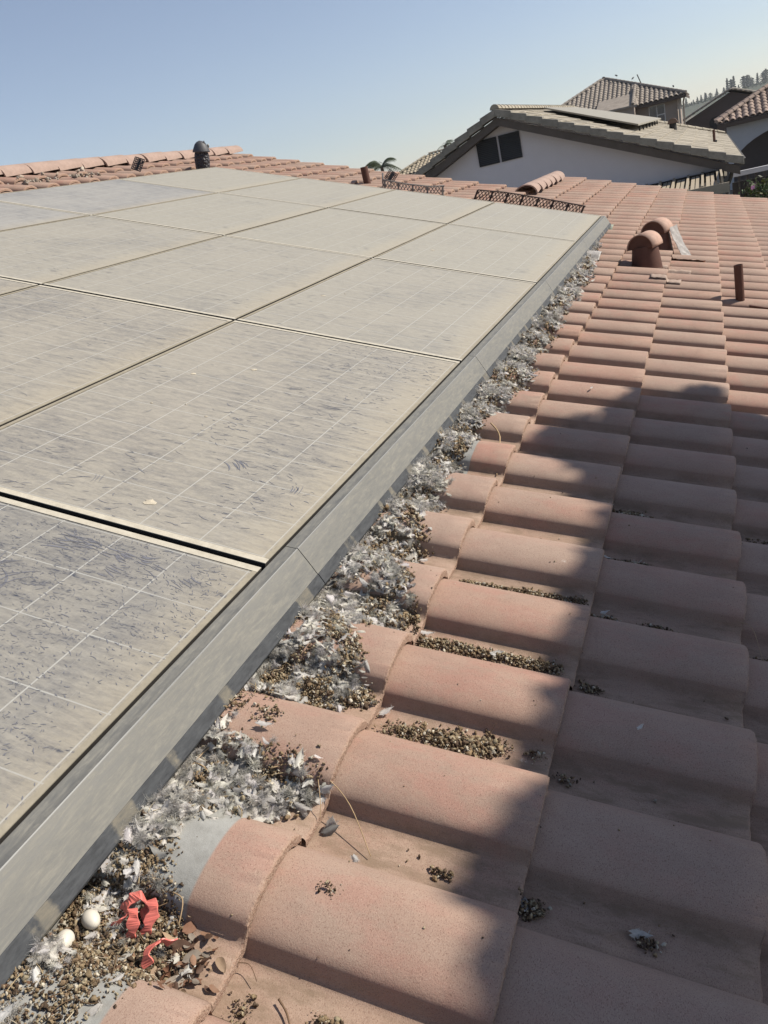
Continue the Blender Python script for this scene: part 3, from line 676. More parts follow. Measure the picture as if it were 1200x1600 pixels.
# straws strewn through the litter
def straws(n, v0, v1, l0, l1):
    mbs = []; cols = [(.46, .36, .22), (.34, .25, .15), (.18, .12, .07), (.55, .47, .34)]
    for u, v, um in sample_litter(n, v0, v1, keep_crest=.5):
        L = rng.uniform(l0, l1); a = rng.uniform(0, 6.28); e = rng.normal(0, .18); w_ = L * .022 + .0003; d = np.array([math.cos(a), math.sin(a), e]); sd_ = np.array([-math.sin(a), math.cos(a), 0]) * w_; up = np.array([0, 0, w_])
        p0 = np.array([u, v, pile_n(u, v, um) + .003]) - d * L / 2; bend = rng.normal(0, L * .10); V = []
        for k in range(4):
            p = p0 + d * L * k / 3 + sd_ / w_ * bend * (k * (3 - k)) / 2; V += [p - sd_, p + up, p + sd_]
        F = [(3 * k + q, 3 * k + (q + 1) % 3, 3 * k + 3 + (q + 1) % 3, 3 * k + 3 + q) for k in range(3) for q in range(3)]
        mbs.append((np.array(V), np.array(F), np.tile(np.array(cols[rng.integers(4)]), (12, 1))))
    return join(mbs)
put('straw_bits', straws(260, -1.3, .1, .008, .030), M['dropping'], 'short straws and stalks strewn through the nearest droppings and feathers', 'straw', 'stuff')
put('straw_bits', straws(260, .1, 2.6, .015, .05), M['dropping'], 'short straws and stalks in the feather drift of the middle distance', 'straw', 'stuff')
# brown leaves by the red straps (individual)
LV = [(.24, -.744, .016), (.262, -.752, .017), (.281, -.76, .014), (.278, -.80, .015), (.302, -.762, .013), (.286, -.725, .011), (.322, -.753, .012), (.25, -.79, .016), (.235, -.77, .013), (.215, -.79, .012), (.265, -.77, .013), (.30, -.785, .011), (.255, -.72, .014), (.262, -.795, .011), (.19, -.81, .012)]
llab = ['curled brown leaf against the red plastic straps', 'dry brown leaf in the small heap right of the red straps']
for q, (u, v, s) in enumerate(LV):
    put('dry_leaf', leafbits([(u, v, ntop(u, v) + (.006 if q < 6 else .001))], [s]), M['leafbits'], 'one of the small dry brown leaves heaped beside the red plastic straps', 'leaf', group='dry brown leaves beside the red straps')
put('leaf_heap', leafbits([(u, v, ntop(u, v) + rng.uniform(-.001, .009)) for u, v in zip(rng.normal(.262, .024, 130), rng.normal(-.768, .022, 130))], rng.uniform(.003, .009, 130)), M['leafbits'], 'heap of crumbled brown leaves right of the red plastic straps', 'leaf litter', 'stuff')
# single droppings clusters in the channels
def cluster(pts_c, n, su, sv, s0, s1, label, grp='droppings caught in the tile channels', feath=0, flab=''):
    P = []; Z = []; n = int(n * 2.3) if n > 3 else n; s0 *= .7 if n > 3 else 1; s1 *= .7 if n > 3 else 1
    for _ in range(n):
        a = rng.random() * (len(pts_c) - 1); i = int(a); f = a - i; p, q = pts_c[i], pts_c[min(i + 1, len(pts_c) - 1)]
        u = p[0] + (q[0] - p[0]) * f + rng.normal(0, su); v = p[1] + (q[1] - p[1]) * f + rng.normal(0, sv); dd = 1 - min(1, abs(v - p[1] - (q[1] - p[1]) * f) / (2 * sv))
        P.append((u, v, ntop(u, v) + rng.random() * .010 * dd * (n > 30))); Z.append(rng.uniform(s0, s1) * rng.choice([.45, .6, .8, 1, 1.4]))
    if n > 12:
        for _ in range(int(n * .8)):
            q = P[rng.integers(n)]; u, v = q[0] + rng.normal(0, .0035), q[1] + rng.normal(0, .0035); P.append((u, v, ntop(u, v) - .0002)); Z.append(rng.uniform(.0004, .0012))
    o = put('bird_droppings', droppings(P, Z), M['dropping'], label, 'droppings', group=grp)
    if feath:
        P = [P[rng.integers(len(P))] for _ in range(feath)]
        for fi, (a, b, c_) in enumerate(P): put('feather', feathers([(a, b, c_ + .005)], [rng.uniform(.02, .032)], [.7]), M['feather'], ['small feather caught on the ', 'second small feather on the ', 'third small feather on the '][fi] + flab, 'feather', group='feathers caught on droppings')
cluster([(.372, -.215), (.44, -.205)], 110, .012, .013, .0022, .005, 'left patch of brown droppings in the sunlit channel above the big front tile')
cluster([(.45, -.205), (.52, -.20), (.585, -.192)], 330, .014, .014, .0025, .0062, 'widest heap of droppings with a stalk, in the sunlit channel above the big front tile', feath=1, flab='widest sunlit heap of droppings')
cluster([(.342, .078), (.436, .085), (.552, .083), (.655, .083)], 620, .010, .010, .0022, .005, 'long strip of brown droppings lying in the channel right of the third feather heap', feath=2, flab='longest strip of droppings')
cluster([(.37, .345), (.474, .352), (.673, .362)], 520, .010, .009, .0022, .0048, 'second long strip of droppings, one channel beyond the longest one')
cluster([(.40, .895), (.50, .90), (.62, .905)], 420, .018, .012, .003, .007, 'raised mound of droppings in a channel just below the tree shadow bump', feath=1, flab='raised mound of droppings in the upper channel')
cluster([(.715, .93), (.78, .92)], 200, .018, .014, .003, .0065, 'grey clump of feathers and droppings at the shaded tile edge beyond', feath=3, flab='grey clump at the shaded tile edge')
cluster([(.703, -.482)], 70, .010, .010, .002, .005, 'dark clump of droppings against the front tile edge in the shade', feath=1, flab='dark clump at the front tile edge')
cluster([(.876, -.481)], 22, .008, .006, .002, .005, 'isolated dark dropping on the shaded pan at the lower right', feath=1, flab='isolated dark dropping at the lower right')
cluster([(.545, -.49), (.575, -.49)], 26, .006, .005, .002, .0045, 'small pale droppings on the sunlit pan near the shadow edge')
cluster([(.418, -.614)], 14, .008, .006, .0015, .004, 'tiny droppings on top of the big front barrel')
cluster([(.366, -.772), (.372, -.80)], 22, .008, .008, .002, .004, 'dropping crumbs at the bottom edge beside the twig')
cluster([(.472, -.76), (.49, -.765)], 30, .008, .005, .002, .005, 'brown crumbs at the bottom edge of the view')
for q, lb in enumerate(('upper', 'lower', 'right hand')): cluster([((.495, -.462), (.50, -.484), (.517, -.470))[q]], 1, .001, .001, .003, .004, f'{lb} one of three dark crumbs on the sunlit pan')
cluster([(.705, -.20), (.715, -.195)], 16, .010, .006, .002, .004, 'crumbs beside the tile edge in the shade, right of the widest heap')
cluster([(.650, -.185)], 26, .010, .006, .002, .0042, 'small dark heap at the butt edge just left of the shade')
cluster([(.867, -.189)], 1, .004, .004, .002, .004, 'single crumb in the middle of the shaded pan')
cluster([(.708, .075), (.735, .075)], 60, .010, .008, .002, .0045, 'dark droppings at the upper corner of the shaded pan')
cluster([(.813, .067)], 1, .001, .001, .003, .004, 'left one of two lone crumbs on the second shaded pan')
cluster([(.992, .077)], 1, .001, .001, .003, .004, 'right one of two lone crumbs on the second shaded pan')
cluster([(.724, .35), (.745, .352)], 40, .010, .007, .002, .0045, 'droppings with a white feather at the second shaded tile corner', feath=2, flab='droppings at the second shaded tile corner')
cluster([(.83, .352), (.86, .352)], 45, .012, .005, .002, .0045, 'thin dark line of droppings in the shaded channel')
cluster([(.715, .635), (.80, .64)], 90, .02, .008, .002, .005, 'feathers and droppings in the shaded channel three tiles up', feath=3, flab='droppings in the shaded channel three tiles up')
cluster([(.165, -.342), (.19, -.33)], 26, .010, .010, .002, .0045, 'crumbs on the bare barrel between two feather heaps')
cluster([(.302, -.177), (.31, -.19)], 46, .012, .008, .0025, .0055, 'clump of droppings right of the third feather heap')
cluster([(1.111, .94)], 20, .03, .008, .002, .005, 'dark droppings in the channel at the right edge of the view')
cluster([(1.08, .34), (1.12, .345)], 30, .02, .008, .002, .005, 'dark crumbs near the right edge beside the long hair')
# scattered crumbs over the sunlit tiles
P = []; Z = []
for _ in range(150):
    u, v = rng.uniform(.3, 1.3), rng.uniform(-.8, 1.6); P.append((u, v, ntop(u, v))); Z.append(rng.uniform(.0008, .0022))
put('roof_crumbs', droppings(P, Z), M['dropping'], 'fine specks of grit scattered over the tiles', 'grit', 'stuff')
# single feathers
def one_feather(u, v, s, br, label, proto=0, tilt=(.2, -.2), rz=0):
    V, F, C = FE[proto]; m_ = rotm(*tilt, rz); tint = np.array([1, .985, .95]) * br
    put('feather', ((V - [.4, 0, 0]) * s @ m_.T + [u, v, ntop(u, v) + .010], F, np.clip(C[:, None] * tint, 0, .9)), M['feather'], label, 'feather', group='single feathers on the tiles')
one_feather(.222, -.722, .034, .75, 'white feather lying over the right end of the red straps', 0, (.5, -.3), -1.0)
one_feather(.365, -.478, .030, .30, 'dark grey feather stuck upright at the tile joint under the twig', 3, (.8, -.6), .5)
one_feather(.362, -.468, .034, .55, 'pale feather beside the dark one under the twig', 2, (.2, -1.0), 1.5)
one_feather(.428, -.526, .022, .62, 'small feather near the end of the long twig', 1, (.3, -.2), -.8)
one_feather(.354, -.172, .030, .8, 'white feather at the butt edge left of the droppings patches', 4, (.1, -.4), .6)
one_feather(.822, -.086, .014, .75, 'small white feather on top of a shaded barrel', 1, (.3, -.5), .7)
one_feather(.352, .105, .034, .72, 'flat white feather at the start of the long strip of droppings', 0, (0, 0), .1)
one_feather(.722, .37, .020, .8, 'white feather at the second shaded tile corner', 1, (.2, -.2), .2)
one_feather(.498, 1.86, .02, .7, 'white smear of feather on a sunlit barrel by the shadow bump', 0, (0, 0), 1.2)
one_feather(.13, -.93, .030, .8, 'long white feather at the lower left corner', 0, (.2, -.2), 1.1)
one_feather(.19, -.37, .03, .7, 'small white feather on the bare barrel between heaps', 0, (0, 0), .1)
one_feather(.335, -.43, .026, .7, 'fluffy feather hanging on the long twig', 5, (.4, -.2), .3)
# eggs
def egg(u, v, n, L, rx, rz, label):
    mb = MB(); prof = []
    for i in range(17):
        a = math.pi * i / 16; z = -math.cos(a) * L / 2; r = math.sin(a) * L * .37 * (1 - .12 * math.cos(math.pi - a)); prof.append((max(r, 1e-5), z))
    mb.lathe(prof, 28); o = mb.build('egg', M['egg'], None, on_roof(u, v, n, rz, rx), smooth=True); tag(o, label, 'egg', 'white pigeon eggs')
egg(.116, -.812, -.103, .034, 1.2, .5, 'white egg nearer the camera, touching the skirt edge')
egg(.124, -.768, -.112, .033, 1.3, 1.1, 'white egg just beyond, half buried in down')
# red plastic straps: curled ribbons
def ribbon(path, wid, wdir, th, label):
    path = [Vector(p) for p in path]; n = len(path); V = []; F = []
    fine = []
    for i in range(n - 1):
        p0, p1, p2, p3 = path[max(i - 1, 0)], path[i], path[i + 1], path[min(i + 2, n - 1)]
        for q in range(6):
            t = q / 6; fine.append(.5 * ((2 * p1) + (-p0 + p2) * t + (2 * p0 - 5 * p1 + 4 * p2 - p3) * t * t + (-p0 + 3 * p1 - 3 * p2 + p3) * t ** 3))
    fine.append(path[-1]); fine = [p + Vector((rnd.uniform(-1, 1), rnd.uniform(-1, 1), rnd.uniform(-1, 1))) * .00035 for p in fine]; wv = Vector(wdir).normalized() * wid / 2
    wv0 = wv
    for i, p in enumerate(fine):
        wv = wv0 * (.93 + .10 * math.sin(i * 1.1 + wid * 900) + rnd.uniform(-.02, .02)) + Vector((math.sin(i * .9), math.cos(i * .7), math.sin(i * 1.3 + 1))) * wid * .09
        d = (fine[min(i + 1, len(fine) - 1)] - fine[max(i - 1, 0)]).normalized(); nn = d.cross(wv).normalized() * th / 2
        V += [p - wv - nn, p + wv - nn, p + wv + nn, p - wv + nn]
    for i in range(len(fine) - 1):
        a = 4 * i
        for q in range(4): F.append((a + q, a + (q + 1) % 4, a + 4 + (q + 1) % 4, a + 4 + q))
    F += [(3, 2, 1, 0), tuple(4 * (len(fine) - 1) + q for q in range(4))]
    c = sum(fine, Vector()) / len(fine)
    me = mesh('plastic_strap', [v - c for v in V], F, M['red'], smooth=False)
    o = link('plastic_strap', me, None, on_roof(*c)); b = o.modifiers.new('bevel', 'BEVEL'); b.width = .0006; b.segments = 2; tag(o, label, 'plastic strap', 'red plastic straps')
u0, v0, n0 = .185, -.745, -.112
ribbon([(u0 - .030, v0 + .004, n0 - .006), (u0 - .022, v0 + .012, n0 + .016), (u0 - .010, v0 + .022, n0 + .024), (u0 + .004, v0 + .018, n0 + .012), (u0 + .002, v0 + .006, n0)], .018, (.75, -.55, .1), .0022, 'topmost loop of the red plastic straps')
ribbon([(u0 + .006, v0 + .022, n0 + .022), (u0 + .020, v0 + .010, n0 + .022), (u0 + .022, v0 - .006, n0 + .012), (u0 + .016, v0 - .014, n0 - .006)], .018, (.8, .25, .25), .0022, 'right hand band of the red plastic straps, folded over')
ribbon([(u0 - .012, v0 + .004, n0 + .016), (u0 - .002, v0 - .006, n0 + .018), (u0 + .004, v0 - .018, n0 + .008), (u0 - .002, v0 - .022, n0 - .010), (u0 - .008, v0 - .012, n0 - .01)], .017, (.85, .15, .2), .0022, 'front U shaped band of the red plastic straps')
ribbon([(u0 - .034, v0 - .016, n0 - .004), (u0 - .020, v0 - .012, n0 + .006), (u0 - .014, v0 + .000, n0 + .012)], .011, (.3, .2, .9), .0018, 'short left hand tongue of the red plastic straps')
ribbon([(.252, -.760, -.098), (.238, -.772, -.088), (.232, -.790, -.090), (.240, -.800, -.10)], .017, (.7, .3, .6), .0022, 'red plastic piece half covered by leaves, apart from the loops')
ribbon([(.176, 1.02, -.085), (.184, 1.03, -.075), (.19, 1.02, -.085)], .010, (1, .1, .1), .0018, 'small red plastic scrap at the rim of the feather drift farther up')
# twigs
def twig(pts, r0, r1, m, label, grp='dry twigs and straws'):
    pts = [Vector(p) for p in pts]; n = len(pts); fine = []
    for i in range(n - 1):
        p0, p1, p2, p3 = pts[max(i - 1, 0)], pts[i], pts[i + 1], pts[min(i + 2, n - 1)]
        for q in range(5):
            t = q / 5; fine.append(.5 * ((2 * p1) + (-p0 + p2) * t + (2 * p0 - 5 * p1 + 4 * p2 - p3) * t * t + (-p0 + 3 * p1 - 3 * p2 + p3) * t ** 3))
    fine.append(pts[-1]); c = fine[0].copy(); mb = MB(); mb.tube([p - c for p in fine], [r0 + (r1 - r0) * i / (len(fine) - 1) + rnd.uniform(-1, 1) * r0 * .1 for i in range(len(fine))], 6)
    o = mb.build('twig', m, None, on_roof(*c), smooth=True); tag(o, label, 'twig', grp)
twig([(.235, -.437, -.088), (.279, -.405, -.085), (.333, -.42, -.086), (.385, -.445, -.100), (.445, -.500, -.131)], .0014, .0008, M['twig'], 'longest twig, arching from the feathers over the front tile joint')
twig([(.262, -.372, -.09), (.30, -.40, -.080), (.336, -.455, -.100), (.345, -.475, -.120)], .0009, .0006, M['twig'], 'thin straw crossing the longest twig')
twig([(.118, -.366, -.080), (.121, -.395, -.090), (.105, -.445, -.104), (.10, -.47, -.11)], .0018, .0012, M['twig'], 'pale straw standing in the feathers beside the skirt')
twig([(.095, -.46, -.11), (.12, -.465, -.105), (.135, -.47, -.11)], .0014, .0008, M['twig'], 'short orange straw at the foot of the feather heap')
twig([(.41, -.755, -.134), (.428, -.768, -.132), (.442, -.785, -.132)], .0018, .0012, M['twigdark'], 'thick dark twig piece at the bottom edge')
twig([(.33, -.735, -.134), (.352, -.73, -.130), (.372, -.745, -.134)], .0008, .0005, M['twigdark'], 'curled dark stem right of the leaf heap')
twig([(.555, -.185, -.118), (.563, -.178, -.100), (.568, -.170, -.085)], .0009, .0005, M['twigdark'], 'upright brown stalk rising from the widest heap of droppings')
twig([(.212, -.70, -.09), (.235, -.708, -.085), (.245, -.735, -.10)], .0010, .0007, M['twig'], 'pale straw at the edge of the grey tile end')
twig([(.22, 1.27, -.07), (.27, 1.20, -.085), (.30, 1.02, -.11)], .003, .002, M['twig'], 'brown stick beside the third tile row at the drift')
twig([(.285, 1.12, -.12), (.30, 1.05, -.118), (.318, .96, -.115)], .004, .002, M['twig'], 'broad pale straw under the brown stick')
twig([(1.017, .42, -.100), (1.04, .36, -.070), (1.063, .282, -.09), (1.08, .25, -.10)], .0006, .0005, M['twig'], 'long pale hair bent over the shaded tile at the right')
# ------------------------------------------------------------ vents, pipes, owl, mesh on the roof
def hood_vent(u, v, s, label, flash=True):
    t = thing('roof_vent', label, 'roof vent', upright(u, v, -.16, R(-20)), 'brown half-round roof vents')
    mb = MB(); seg = 24                      # tapered neck
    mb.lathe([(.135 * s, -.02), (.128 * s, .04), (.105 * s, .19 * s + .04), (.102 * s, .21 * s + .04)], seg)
    mb.build('neck', M['shaded_rust'], t, smooth=True)
    # hood: half barrel, open ends closed by a plate
    z0 = .19 * s + .045; r = .115 * s; L = .20 * s; V = []; F = []; ng = 18
    for y in (-L / 2, L / 2):
        for q in range(ng + 1): a = math.pi * q / ng; V.append((r * math.cos(a), y, z0 + r * math.sin(a) * 1.02))
    for q in range(ng): F.append((q, q + 1, ng + 1 + q + 1, ng + 1 + q))
    m2 = MB(); m2.add(V, F)
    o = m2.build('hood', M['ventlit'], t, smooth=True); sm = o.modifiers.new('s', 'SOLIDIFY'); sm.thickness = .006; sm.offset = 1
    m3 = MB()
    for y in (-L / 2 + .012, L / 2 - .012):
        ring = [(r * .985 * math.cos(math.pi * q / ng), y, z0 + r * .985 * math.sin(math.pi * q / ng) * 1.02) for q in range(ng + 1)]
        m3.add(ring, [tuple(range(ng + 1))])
    m3.build('end_plate', M['shaded_rust'], t)
    return t
hood_vent(.555, 4.92, .86, 'nearer half-round brown roof vent with a clean hood')
t = hood_vent(.60, 5.72, .88, 'farther half-round brown roof vent with silvery peeling flashing beside it')
mb = MB()
def rumple(u0_, u1_, v0_, v1_, lift=.004, nu=14, nv=10):
    V = []; F = []
    for a in range(nu + 1):
        for b in range(nv + 1):
            u = u0_ + (u1_ - u0_) * a / nu; v = v0_ + (v1_ - v0_) * b / nv; V.append((u, v, ntop(u, v) + lift + rnd.uniform(0, .007)))
    F = [(a * (nv + 1) + b, (a + 1) * (nv + 1) + b, (a + 1) * (nv + 1) + b + 1, a * (nv + 1) + b + 1) for a in range(nu) for b in range(nv)]
    return V, F
def sheet(u0_, u1_, v0_, v1_, m, label, lift=.004, nm='flashing_sheet'):
    V, F = rumple(u0_, u1_, v0_, v1_, lift); c = Vector((u0_, v0_, NB)); me = mesh(nm, [Vector(q) - c for q in V], F, m, smooth=True)
    o = link(nm, me, None, on_roof(*c)); sm = o.modifiers.new('s', 'SOLIDIFY'); sm.thickness = .0015
    return tag(o, label, 'flashing', 'flashing scraps on the tiles')
dl = speckled('dusty_lead', (.40, .30, .24), .3, 30)
sheet(.60, .84, 4.78, 4.93, dl, 'dusty flashing scrap draped on the tile right of the nearer vent', .006)
sheet(.58, .78, 4.38, 4.55, dl, 'dusty flashing patch on the tile in front of the nearer vent', .006)
sheet(.68, .93, 5.3, 5.42, M['ventlit'], 'thin flashing sheet sticking out right of the farther vent', .010)
sheet(-.05, .12, 6.55, 6.72, speckled('green_grey_film', (.32, .34, .27), .3, 20), 'greenish plastic film on the tile beyond the skirt corner', .006, 'plastic_film')
sheet(-.08, .07, 5.95, 6.15, dl, 'pale flashing scrap beside the far end of the skirt', .006)
sheet(.03, .19, 4.85, 5.1, M['foil'], 'silvery torn film at the far end of the feather drift', .02, 'plastic_film')
sheet(.20, .245, 1.70, 1.78, M['foil'], 'grey film scrap caught on the drift rim', .01, 'plastic_film')
# foil flange leaning on farther vent
mb = MB(); V = []; F = []
for i in range(9):
    for q in range(5): V.append((.115 + .10 * (i / 8) ** 1.3 + q * .004, -.03 + q * .028 + rnd.uniform(-.006, .006), .24 - .26 * i / 8 + rnd.uniform(-.008, .008)))
F = [(i * 5 + q, (i + 1) * 5 + q, (i + 1) * 5 + q + 1, i * 5 + q + 1) for i in range(8) for q in range(4)]
mb.add(V, F); o = mb.build('flashing', M['foil'], t); sm = o.modifiers.new('s', 'SOLIDIFY'); sm.thickness = .003
# dark sheet added as the cast shadow up-slope of the nearer vent
sheet(.28, .46, 4.78, 4.90, speckled('vent_shadow_sheet', (.06, .06, .07), .3, 20), 'dark sheet imitating the shadow left of the nearer vent', .004)
def pipe(u, v, r, h, label, rz=0, lean=0):
    t = thing('vent_pipe', label, 'vent pipe', upright(u, v, -.16, rz) @ Matrix.Rotation(lean, 4, 'Y'), 'rusty brown vent pipes')
    mb = MB(); mb.lathe([(r, -.03), (r, h), (r - .004, h), (r - .005, h - .06), (.0001, h - .06)], 20); mb.build('pipe', M['shaded_rust'], t, smooth=True).data.set_sharp_from_angle(angle=R(40))
    mb = MB(); mb.lathe([(r * 1.5, .0), (r * 1.35, .03), (r + .003, .04)], 16); mb.build('collar', M['foil'], t, smooth=True)
pipe(1.17, 4.13, .026, .30, 'tall rusty vent pipe standing on the open tiles at the right')
mb = MB(); mb.box(0, .5, -.07, .03, 0, .012); o = mb.build('slot_cover', M['shaded_rust'], None, on_roof(1.20, 4.13, -.10)); tag(o, 'dark flat flashing strip right of the tall vent pipe', 'flashing')
pipe(-2.62, 7.55, .040, .26, 'short rusty vent pipe behind the array, left of the diamond mesh')
# decoy owl
ow = thing('decoy_owl', 'dark plastic decoy owl standing behind the far corner of the array', 'decoy owl', upright(-4.33, 6.92, -.14, 0) @ Matrix.Rotation(R(13), 4, 'Y') @ Matrix.Rotation(R(150), 4, 'Z') @ Matrix.Scale(.86, 4))
pl = speckled('black_owl_plastic', (.045, .043, .05), .5, 60, rough=.55, bump=.006, spec=.4)
k_ = NT(pl); vo = k_.n('ShaderNodeTexVoronoi', i_Scale=38.); k_.l(k_.obj(), vo.inputs['Vector']); k_.bump(vo.outputs['Distance'], .02, 1)
mb = MB(); mb.lathe([(.001, .0), (.075, .0), (.085, .02), (.10, .10), (.108, .19), (.10, .26), (.075, .31), (.05, .33), (.001, .335)], 24, sy=.85); mb.build('body', pl, ow, smooth=True)
hd = speckled('grey_owl_head', (.06, .06, .064), .4, 50, rough=.6, bump=.002, spec=.6)
mb = MB(); mb.lathe([(.001, .30), (.085, .285), (.118, .282), (.114, .30), (.098, .335), (.078, .375), (.05, .40), (.025, .41), (.001, .412)], 24, sy=.9); mb.build('head', hd, ow, smooth=True)
mb = MB()
for sx in (-1, 1): mb.add([(sx * .03, -.02, .385), (sx * .075, -.03, .375), (sx * .06, .02, .375), (sx * .062, -.02, .418)], [(0, 1, 3), (1, 2, 3), (2, 0, 3), (0, 2, 1)])
mb.build('ear_tuft', hd, ow)
mb = MB(); 
for sx in (-1, 1): mb.lathe([(.001, 0), (.022, 0), (.024, .006), (.012, .010), (.001, .011)], 14); mb.v[-70:] = [(x + sx * .035, -.083 - z, y + .352) for x, y, z in mb.v[-70:]]
mb.build('eye', speckled('owl_eye', (.75, .72, .6), .1, 40, rough=.3), ow)
# bird mesh strips (perforated)
def mesh_strip(name, path, hgt, pitch, label, mw, mcol=(.05, .035, .03), lean=.0):
    """a lattice strip following path (list of (x,y,z)), standing hgt tall; bars form diamonds"""
    P = [Vector(p) for p in path]; mb = MB()
    seglen = sum((P[i + 1] - P[i]).length for i in range(len(P) - 1))
    def at(s):
        for i in range(len(P) - 1):
            L = (P[i + 1] - P[i]).length
            if s <= L or i == len(P) - 2: return P[i] + (P[i + 1] - P[i]) * min(1, s / L)
            s -= L
    nx = int(seglen / pitch); nz = max(2, int(hgt / pitch))
    def pt(s, z): q = at(s); return (q.x + lean * z, q.y + lean * z * .3, q.z + z)
    wdt = pitch * .11
    for d in (1, -1):
        for i in range(-nz, nx + nz):
            pts = []
            for kx in range(nz + 1):
                s = (i + d * kx) * pitch
                if 0 <= s <= seglen: pts.append(pt(s, kx * hgt / nz))
            for a, b in zip(pts, pts[1:]): mb.tube([a, b], wdt, 4, caps=False)
    for z in (0, hgt): mb.tube([pt(seglen * i / 12, z) for i in range(13)], wdt * 1.6, 4)
    s = 0; 
    while s < seglen: mb.tube([pt(s, 0), pt(s, hgt)], wdt * 2.6, 4); s += pitch * 4.5
    o = mb.build(name, mat('mesh_' + label[:8], mcol, .6), None, mw); tag(o, label, 'bird mesh', 'loose bird mesh pieces'); return o
mesh_strip('bird_mesh', [(0, 0, 0), (.3, -.01, .01), (.7, -.05, .0), (1.13, -.17, -.01)], .105, .036, 'long dark perforated bird mesh strip behind the far right panel', on_roof(-1.37, 7.32, -.085), lean=.25)
mesh_strip('bird_mesh', [(0, .12, .06), (.05, 0, .01), (.3, -.03, 0), (.58, -.02, .0), (.72, .05, .02)], .10, .036, 'curled grey bird mesh strip behind the middle of the array', on_roof(-2.42, 7.30, -.10), (.17, .16, .15), lean=-.1)
def mesh_plate(mw, s, label, m):
    mb = MB(); n = 6
    for i in range(n + 1):
        a = -s + 2 * s * i / n; mb.box(a - s * .07, a + s * .07, -s, s, -.002, .002); mb.box(-s, s, a - s * .07, a + s * .07, -.0045, .0005)
    mb.box(-s * .25, s * .25, -s * .9, s * .9, -.006, -.0046)
    o = mb.build('bird_mesh_plate', m, None, mw); tag(o, label, 'bird mesh', 'loose bird mesh pieces')
mp = mat('black_mesh_plate', (.03, .03, .032), .5)
mesh_plate(upright(-2.36, 7.5, .03, 0) @ Euler((R(80), R(45), R(15))).to_matrix().to_4x4(), .052, 'black mesh square standing on its corner beside the palm', mp)
mesh_plate(upright(-4.50, 5.97, .02, 0) @ Euler((R(60), R(25), R(-10))).to_matrix().to_4x4(), .060, 'small black mesh piece leaning below the ridge caps, left of the owl', mp)
# broken mortar rubble under the ridge at left
P = [(rng.normal(-4.78, .07), rng.uniform(4.6, 5.7), 0) for _ in range(80)]; P = [(u, v, ntop(u, v)) for u, v, _ in P]
put('mortar_rubble', droppings(P, rng.uniform(.006, .024, 80), np.array([(.36, .30, .24), (.28, .22, .17), (.42, .37, .31)])), M['dropping'], 'grey mortar rubble on the tiles between the ridge caps and the array', 'rubble', 'stuff')
# ------------------------------------------------------------ ground
gm = speckled('dry_ground', (.16, .14, .10), .3, .4, big=.05, bump=0)
mb = MB(); s = 1290
mb.add([(-s, -50, 0), (s, -50, 0), (s, s, 0), (-s, s, 0)], [(0, 1, 2, 3)]); o = mb.build('ground', gm); tag(o, kind='structure')
pm = speckled('patio_concrete', (.30, .28, .25), .15, 5)
mb = MB(); mb.box(-9, 4.4, 12.2, 18.7, -.1, .012); o = mb.build('patio', pm); tag(o, kind='structure')
# hill in the distance
V = []; F = []; nx, ny = 60, 10
for a in range(nx + 1):
    for b in range(ny + 1):
        x = -250 + 700 * a / nx; y = 760 + 400 * b / ny; t = math.sin(math.pi * b / ny)
        V.append((x, y, -.5 + t * (7.5 + .05 * max(0, x + 60) + 1.2 * math.sin(x * .03) + .5 * math.sin(x * .11 + b))))
F = [(a * (ny + 1) + b, (a + 1) * (ny + 1) + b, (a + 1) * (ny + 1) + b + 1, a * (ny + 1) + b + 1) for a in range(nx) for b in range(ny)]
o = link('hill', mesh('hill', V, F, speckled('scrub_hill', (.075, .085, .05), .35, .05, big=.02, bump=0), smooth=True)); tag(o, kind='structure')
# ------------------------------------------------------------ leaves and trees
def leaf_mat(name, base, var=.45, trans=.25):
    m = mat(name, base, .6, 0, .3); k = NT(m); a = k.attr('vcol').outputs['Color']; k.color(a)
    tr = k.n('ShaderNodeBsdfTranslucent'); k.l(a, tr.inputs[0]); mx = k.n('ShaderNodeMixShader', i_0=trans)
    k.l(k.b.outputs[0], mx.inputs[1]); k.l(tr.outputs[0], mx.inputs[2]); k.l(mx.outputs[0], k.t.nodes['Material Output'].inputs[0]); return m
LEAF = leaf_mat('green_leaves', (.06, .09, .03))
BARK = speckled('bark', (.12, .085, .06), .3, 12)
def leaf_cloud(pts, size, base, var=.4, aspect=.5):
    pts = np.asarray(pts); n = len(pts); d = rng.normal(size=(n, 3)); d /= np.linalg.norm(d, axis=1)[:, None]
    e = rng.normal(size=(n, 3)); e -= (e * d).sum(1)[:, None] * d; e /= np.linalg.norm(e, axis=1)[:, None]
    s = (size * rng.uniform(.6, 1.3, n))[:, None]
    V = np.stack([pts - d * s, pts + e * s * aspect, pts + d * s, pts - e * s * aspect], 1).reshape(-1, 3)
    F = np.arange(4 * n).reshape(n, 4); br = rng.uniform(1 - var, 1 + var, n)
    C = np.repeat(np.clip(np.array(base)[None] * br[:, None] * np.stack([rng.uniform(.8, 1.3, n), np.ones(n), rng.uniform(.7, 1.2, n)], 1), 0, 1), 4, 0)
    return V, F, C
